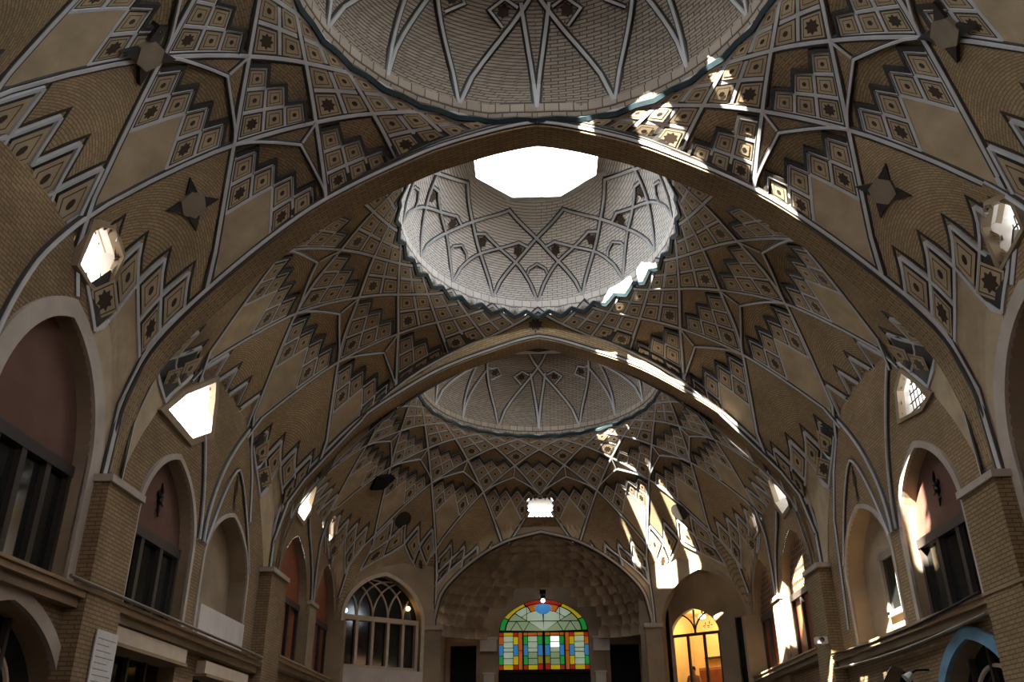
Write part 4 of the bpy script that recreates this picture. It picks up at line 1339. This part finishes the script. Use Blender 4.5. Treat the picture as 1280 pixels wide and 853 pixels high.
# person standing in the lit room
def person(base, face):
    root = empty('person', base)
    tag(root, 'person in a white shirt with dark hair standing inside the lit room', 'person')
    J = {'pelvis': (0, 0, .92, .15), 'waist': (0, .01, 1.08, .135), 'chest': (0, 0, 1.3, .15), 'neck': (0, .0, 1.45, .06), 'jaw': (0, -.02, 1.53, .075), 'head': (0, -.015, 1.62, .092), 'top': (0, 0, 1.70, .07)}
    edges = [('pelvis', 'waist'), ('waist', 'chest'), ('chest', 'neck'), ('neck', 'jaw'), ('jaw', 'head'), ('head', 'top')]
    for s, n in ((-1, 'l'), (1, 'r')):
        J['hip' + n] = (s * .1, 0, .88, .095); J['kn' + n] = (s * .11, -.02, .48, .06); J['an' + n] = (s * .12, .02, .08, .04); J['to' + n] = (s * .13, -.14, .035, .035)
        J['sh' + n] = (s * .19, 0, 1.38, .06); J['el' + n] = (s * .26, -.02, 1.1, .043); J['wr' + n] = (s * .24, -.16, .92, .03); J['pa' + n] = (s * .235, -.22, .88, .028)
        edges += [('pelvis', 'hip' + n), ('hip' + n, 'kn' + n), ('kn' + n, 'an' + n), ('an' + n, 'to' + n), ('chest', 'sh' + n), ('sh' + n, 'el' + n), ('el' + n, 'wr' + n), ('wr' + n, 'pa' + n)]
        for k in range(4):
            q = 'f%d%s' % (k, n)
            J[q] = (s * (.205 + .02 * k), -.29 + .006 * abs(k - 1.5), .85, .0095); J[q + 'b'] = (s * (.205 + .02 * k), -.31, .815, .008)
            edges += [('pa' + n, q), (q, q + 'b')]
        J['th' + n] = (s * .195, -.24, .865, .011); edges.append(('pa' + n, 'th' + n))
    names = list(J); idx = {n: i for i, n in enumerate(names)}
    me = bpy.data.meshes.new('body'); me.from_pydata([J[n][:3] for n in names], [(idx[a], idx[b]) for a, b in edges], [])
    o = bpy.data.objects.new('body', me); COL.objects.link(o)
    sk = o.modifiers.new('skin', 'SKIN'); sk.use_smooth_shade = True
    for i, n in enumerate(names):
        v = me.skin_vertices[0].data[i]; v.radius = (J[n][3], J[n][3]); v.use_root = (n == 'pelvis')
    sb = o.modifiers.new('sub', 'SUBSURF'); sb.levels = 1; sb.render_levels = 2
    for k in ('skin', 'shirt', 'trousers'): me.materials.append(M[k])
    dg = bpy.context.evaluated_depsgraph_get()
    m2 = bpy.data.meshes.new_from_object(o.evaluated_get(dg))
    for p in m2.polygons:
        c = p.center
        hand = c.y < -.13 and c.z < .96 and abs(c.x) > .17
        p.material_index = 0 if (c.z > 1.44 or hand) else (1 if c.z > .9 else 2)
        p.use_smooth = True
    m2.materials.clear()
    for k in ('skin', 'shirt', 'trousers'): m2.materials.append(M[k])
    bpy.data.objects.remove(o)
    b = bpy.data.objects.new('body', m2); COL.objects.link(b); b.parent = root
    h_ = MB(); h_.ball((0, .02, 1.66), .105, 'hair', 14, 10, (.95, 1.05, 1.0))
    hv = h_.build('hair', root, smooth=True)
    for nm, c, r_, mt, sc in (('eye', (-.035, -.098, 1.625), .011, 'hair', (1, 1, 1)), ('eye', (.035, -.098, 1.625), .011, 'hair', (1, 1, 1)), ('ear', (-.092, 0, 1.6), .022, 'skin', (.5, 1, 1.5)),
                          ('ear', (.092, 0, 1.6), .022, 'skin', (.5, 1, 1.5)), ('nose', (0, -.112, 1.59), .014, 'skin', (.8, 1, 1.6)), ('mouth', (0, -.095, 1.552), .02, 'curtain', (1.2, .5, .3))):
        fc = MB(); fc.ball(c, r_, mt, 8, 6, sc); fc.build(nm, root, smooth=True)
    root.rotation_euler = (0, 0, face)
    return root
person(fr.p(3.72, D0 + .5, 2.02), radians(-20))

# ------------------------------------------------------------------ pilasters, ledges, lower arches
def pilaster(fr, e0, e1, z1, mat, label, dp=.32):
    mb = MB(); mb.box((e0, -dp, FZ), (e1, .02, z1), mat, fr); mb.box((e0 - .05, -dp - .06, z1), (e1 + .05, .02, z1 + .12), 'band', fr)
    return struct(mb.build('pillar'), label)
pilaster(FL, 13.72, 14.95, 4.35, 'wall', 'brick pier between the first two arched windows, window side')
pilaster(FR, 13.72, 14.95, 4.2, 'yellow_brick', 'broad brick pier below the first arch on the sunlit side')
pilaster(FL, 23.2, 24.7, 4.85, 'wall', 'shaded brick pier under the second arch by the red windows')
pilaster(FR, 23.3, 24.55, 4.8, 'yellow_brick', 'yellow brick pier carrying the camera under the second arch')
pilaster(FL, 28.35, 29.25, 4.9, 'plaster', 'narrow plaster pier between the two red windows', .1)
pilaster(FR, 28.35, 29.25, 4.9, 'plaster', 'narrow plaster pier between the openwork windows', .1)
for s in (-1, 1):
    mb = MB(); mb.box((s * 4.15 - .3, 34.7, FZ), (s * 4.15 + .3, 35.1, 5.0), 'plaster'); mb.box((s * 4.15 - .35, 34.64, 5.0), (s * 4.15 + .35, 35.1, 5.15), 'band')
    struct(mb.build('pillar'), 'corner pier of the end niche, ' + ('cream window side' if s < 0 else 'lit room side'))
    mb = MB(); mb.box((s * 7.3 - .3, 32.2, FZ), (s * 7.3 + .3, 32.6, 5.0), 'plaster')
    struct(mb.build('pillar'), 'slim corner pier between side wall and angled wall, ' + ('red window side' if s < 0 else 'openwork window side'))
def ledge(fr, e0, e1, z, label, name):
    mb = MB()
    mb.box((e0, -.3, z - .1), (e1, .02, z), 'ledge', fr); mb.box((e0, -.2, z - .24), (e1, .02, z - .1), 'plaster', fr); mb.box((e0, -.34, z), (e1, .02, z + .05), 'ledge', fr)
    return struct(mb.build(name), label)
ledge(FL, -5, 23.2, 2.6, 'stone ledge under the arched windows, window side', 'trim_9')
ledge(FR, -5, 23.3, 2.58, 'stone ledge under the arched windows, sunlit side', 'trim_10')
ledge(FL, 24.7, 32.3, 2.92, 'stone ledge under the red windows', 'trim_11')
ledge(FR, 24.5, 32.3, 2.95, 'stone ledge under the openwork windows', 'trim_12')
def lower(fr, h, label, band, bars):
    root = empty('window_' + str(WN[0] + 1)); WN[0] += 1; struct(root, label)
    mb = MB(); arch_panel(mb, fr, h[0], h[1], h[2], h[3], h[4] + .0005, .35, 'glass') if h[4] > h[3] else mb.box((h[0], .33, h[2]), (h[1], .35, h[3]), 'glass', fr)
    mb.build('glass', root)
    fm = MB()
    for k in range(1, bars):
        e = lerp(h[0], h[1], k / bars); fm.box((e - .04, .24, h[2]), (e + .04, .33, arch_z(2 * k / bars - 1, h[3], h[4]) if h[4] > h[3] else h[3]), 'frame_dark', fr)
    fm.box((h[0], .22, .9), (h[1], .33, 1.0), 'frame_cream', fr)
    if h[4] > h[3]:
        c = (h[0] + h[1]) / 2
        for q in (.55,):
            fm.ribbon([fr.p(c + (h[1] - h[0]) * .5 * q * cos(pi * t / 16), .3, 1.0 + (h[4] - 1.0) * q * 1.1 * sin(pi * t / 16)) for t in range(17)], [-fr.N] * 17, .07, .04, 'frame_cream')
    fm.build('window_frame', root)
    if band: arch_band(fr, h, .22, 0, band, .08, root, 'arch_band')
    return root
lower(FL, LA, 'lower arched shop front beneath the nearest tall window', 'band', 3)
lower(FL, LB, 'low dark shop window beneath the ornamented window', None, 4)
lower(FL, LC, 'low dark shop window beneath the white stone panel', None, 3)
lower(FR, RA, 'lower arched shop front with the pale blue rim', 'blue_paint', 4)
lower(FR, RB, 'small dark lower arch beside the blue rimmed arch', None, 2)
for fr_, nm in ((FL, 'red windows'), (FR, 'openwork windows')):
    for h in (LD, LE): lower(fr_, h, 'low dark shop opening beneath the ' + nm + (' near the pier' if h is LD else ' near the corner'), None, 3)
for e0, e1, z0, z1, lb in ((15.2, 18.45, 2.06, 2.32, 'pale awning board over the low dark shop window'), (19.6, 22.6, 2.0, 2.25, 'pale board over the shop window below the stone panel')):
    mb = MB(); mb.box((e0, -.2, z0), (e1, .0, z1), 'frame_cream', FL); mb.box((e0, -.24, z0 - .06), (e1, 0, z0), 'ledge', FL)
    tag(mb.build('sign_board'), lb, 'board')
# notice sheet on the pier
r = empty('notice_sheet'); tag(r, 'tall white printed sheet hung on the brick pier', 'notice')
mb = MB(); mb.box((14.2, -.36, .0), (14.95, -.335, 2.12), 'paper', FL); mb.build('sheet', r)
mb = MB()
for k in range(22): mb.box((14.26, -.363, .1 + k * .09), (14.89 - .1 * (k % 3), -.3605, .112 + k * .09), 'pipe', FL)
mb.build('printed_lines', r)
# cables, pipe, camera on the sunlit side
def cable(pts, r_, mat, nm, lb, cat='cable'):
    mb = MB(); mb.tube(pts, r_, mat, 6); tag(mb.build(nm), lb, cat)
cable([FR.p(e, -.36, 2.66 - .12 * sin((e - 15) / 8.3 * pi)) for e in [15 + 8.3 * t / 16 for t in range(17)]], .022, 'cable', 'cable', 'black cable sagging along the ledge to the camera pier')
cable([FR.p(e, -.33, 2.32 - .1 * sin((e - 15) / 8.3 * pi)) for e in [15 + 8.3 * t / 16 for t in range(17)]], .03, 'pipe', 'pipe', 'grey conduit below the ledge on the sunlit wall', 'pipe')
cable([FL.p(e, -.38, 2.7) for e in [13 + 10 * t / 16 for t in range(17)]], .03, 'pipe', 'pipe', 'thin pipe lying on the ledge under the window side windows', 'pipe')
r = empty('security_camera', FR.p(23.35, -.5, 3.0)); tag(r, 'small white security camera on the yellow brick pier', 'camera')
mb = MB(); mb.box((-.16, -.14, -.08), (.1, .14, .08), 'camera_white'); mb.build('housing', r)
mb = MB(); mb.tube([(-.05, -.14, 0), (-.05, -.2, 0)], .06, 'iron', 12); mb.build('lens', r)
mb = MB(); mb.tube([(.06, 0, -.06), (.1, 0, -.16), (.22, .05, -.16)], .025, 'pipe'); mb.build('bracket', r)
r = empty('spot_lamp', FR.p(18.5, -.35, 1.75)); tag(r, 'small spot lamp between the blue rimmed arch and the dark arch', 'lamp')
mb = MB(); mb.tube([(-.12, 0, -.1), (0, 0, 0)], [.1, .05], 'camera_white', 10); mb.build('lamp_head', r)
mb = MB(); mb.tube([(0, 0, 0), (.1, 0, .06), (.36, 0, .06)], .02, 'iron'); mb.build('arm', r)

# dark opening, soot vents and star bosses of the vaults
def on_surface(name, P, n, outline, mat, parent=None, lift=.05, label=None):
    """small flat plaque lying on the vault at P (normal n); outline in metres (across, up)"""
    n = Vector(n).normalized(); P = Vector(P)
    ex = Vector((0, 0, 1)).cross(n).normalized(); ey = n.cross(ex)
    mb = MB()
    top = [P + n * lift + ex * a + ey * b for a, b in outline]; bot = [q - n * (lift + .1) for q in top]
    mb.face(top, mat)
    for i in range(len(top)): mb.face([top[i], top[(i + 1) % len(top)], bot[(i + 1) % len(top)], bot[i]], mat)
    o = mb.build(name, parent)
    if label: struct(o, label)
    return o
def ngon(r, n, ph=0.0): return [(r * cos(2 * pi * i / n + ph), r * sin(2 * pi * i / n + ph)) for i in range(n)]
WN[0] += 1
on_surface('window_%d' % WN[0], (-5.68, 30.52, 9.5), (.7, -.28, -.65), [(-.46, .1), (.2, .42), (.5, .38), (.32, -.2), (-.28, -.42)], 'black', None, .06, 'unlit black opening in the end bay vault above the red windows')
on_surface('trim_13', (5.17, 32.58, 8.82), (-.61, -.48, -.64), ngon(.34, 14), 'soot', None, .04, 'round sooty vent in the end bay vault on the sunlit side')
on_surface('trim_14', (-5.18, 32.72, 8.7), (.6, -.49, -.63), ngon(.34, 14), 'soot', None, .04, 'round sooty vent in the end bay vault over the cream window')
k = 15
for P, n, lb in (((-5.9, 9.92, 9.83), (.75, .03, -.66), 'upper star boss with dark darts beyond the nearest tall window'), ((-6.09, 12.68, 9.04), (.71, -.31, -.63), 'star boss with dark darts above the first arch on the reddish side'),
                 ((5.98, 9.81, 9.75), (-.75, .03, -.66), 'upper star boss with dark darts on the sunlit side'), ((5.97, 12.82, 9.09), (-.69, -.35, -.64), 'star boss with dark darts above the first arch on the sunlit side')):
    r = empty('trim_%d' % k); struct(r, lb); k += 1
    on_surface('boss', P, n, ngon(.25, 6, .3), 'boss', r, .08)
    for q in range(4):
        a = .3 + q * pi / 2 + .5
        on_surface('dart', P, n, [(.24 * cos(a - .45), .24 * sin(a - .45)), (.24 * cos(a + .45), .24 * sin(a + .45)), (.5 * cos(a), .5 * sin(a))], 'dark', r, .06)
# ribs that run down the walls to the middle piers
for bay, ym, z1 in ((BAYS[0], 10.2, 4.6), (BAYS[1], 18.72, 4.6), (BAYS[2], 28.8, 5.0)):
    par = [o for o in bpy.data.objects if o.name.startswith('ceiling') and o.get('label') == LAB[bay.n]][0]
    for s in (-1, 1):
        for sg in (-1, 1):
            A = bay.pol(5.0, 4 - sg * .5)
            pts = []
            for t in range(15):
                q = t / 14
                y = lerp(A.y, ym + sg * .13, 1 - (1 - q) ** 1.9); z = lerp(A.z, z1, q)
                x = min(7.385, lerp(abs(A.x), 7.385, min(1, q * 3)))
                p = Vector((s * x, y, z))
                pts.append(p)
            mb = MB(); nn = [Vector((-s, 0, -.1))] * 15
            mb.ribbon(pts, nn, .15, .03, 'dark'); mb.ribbon(pts, nn, .075, .06, 'white'); cut(mb, 1.2); mb.build('rib', par)
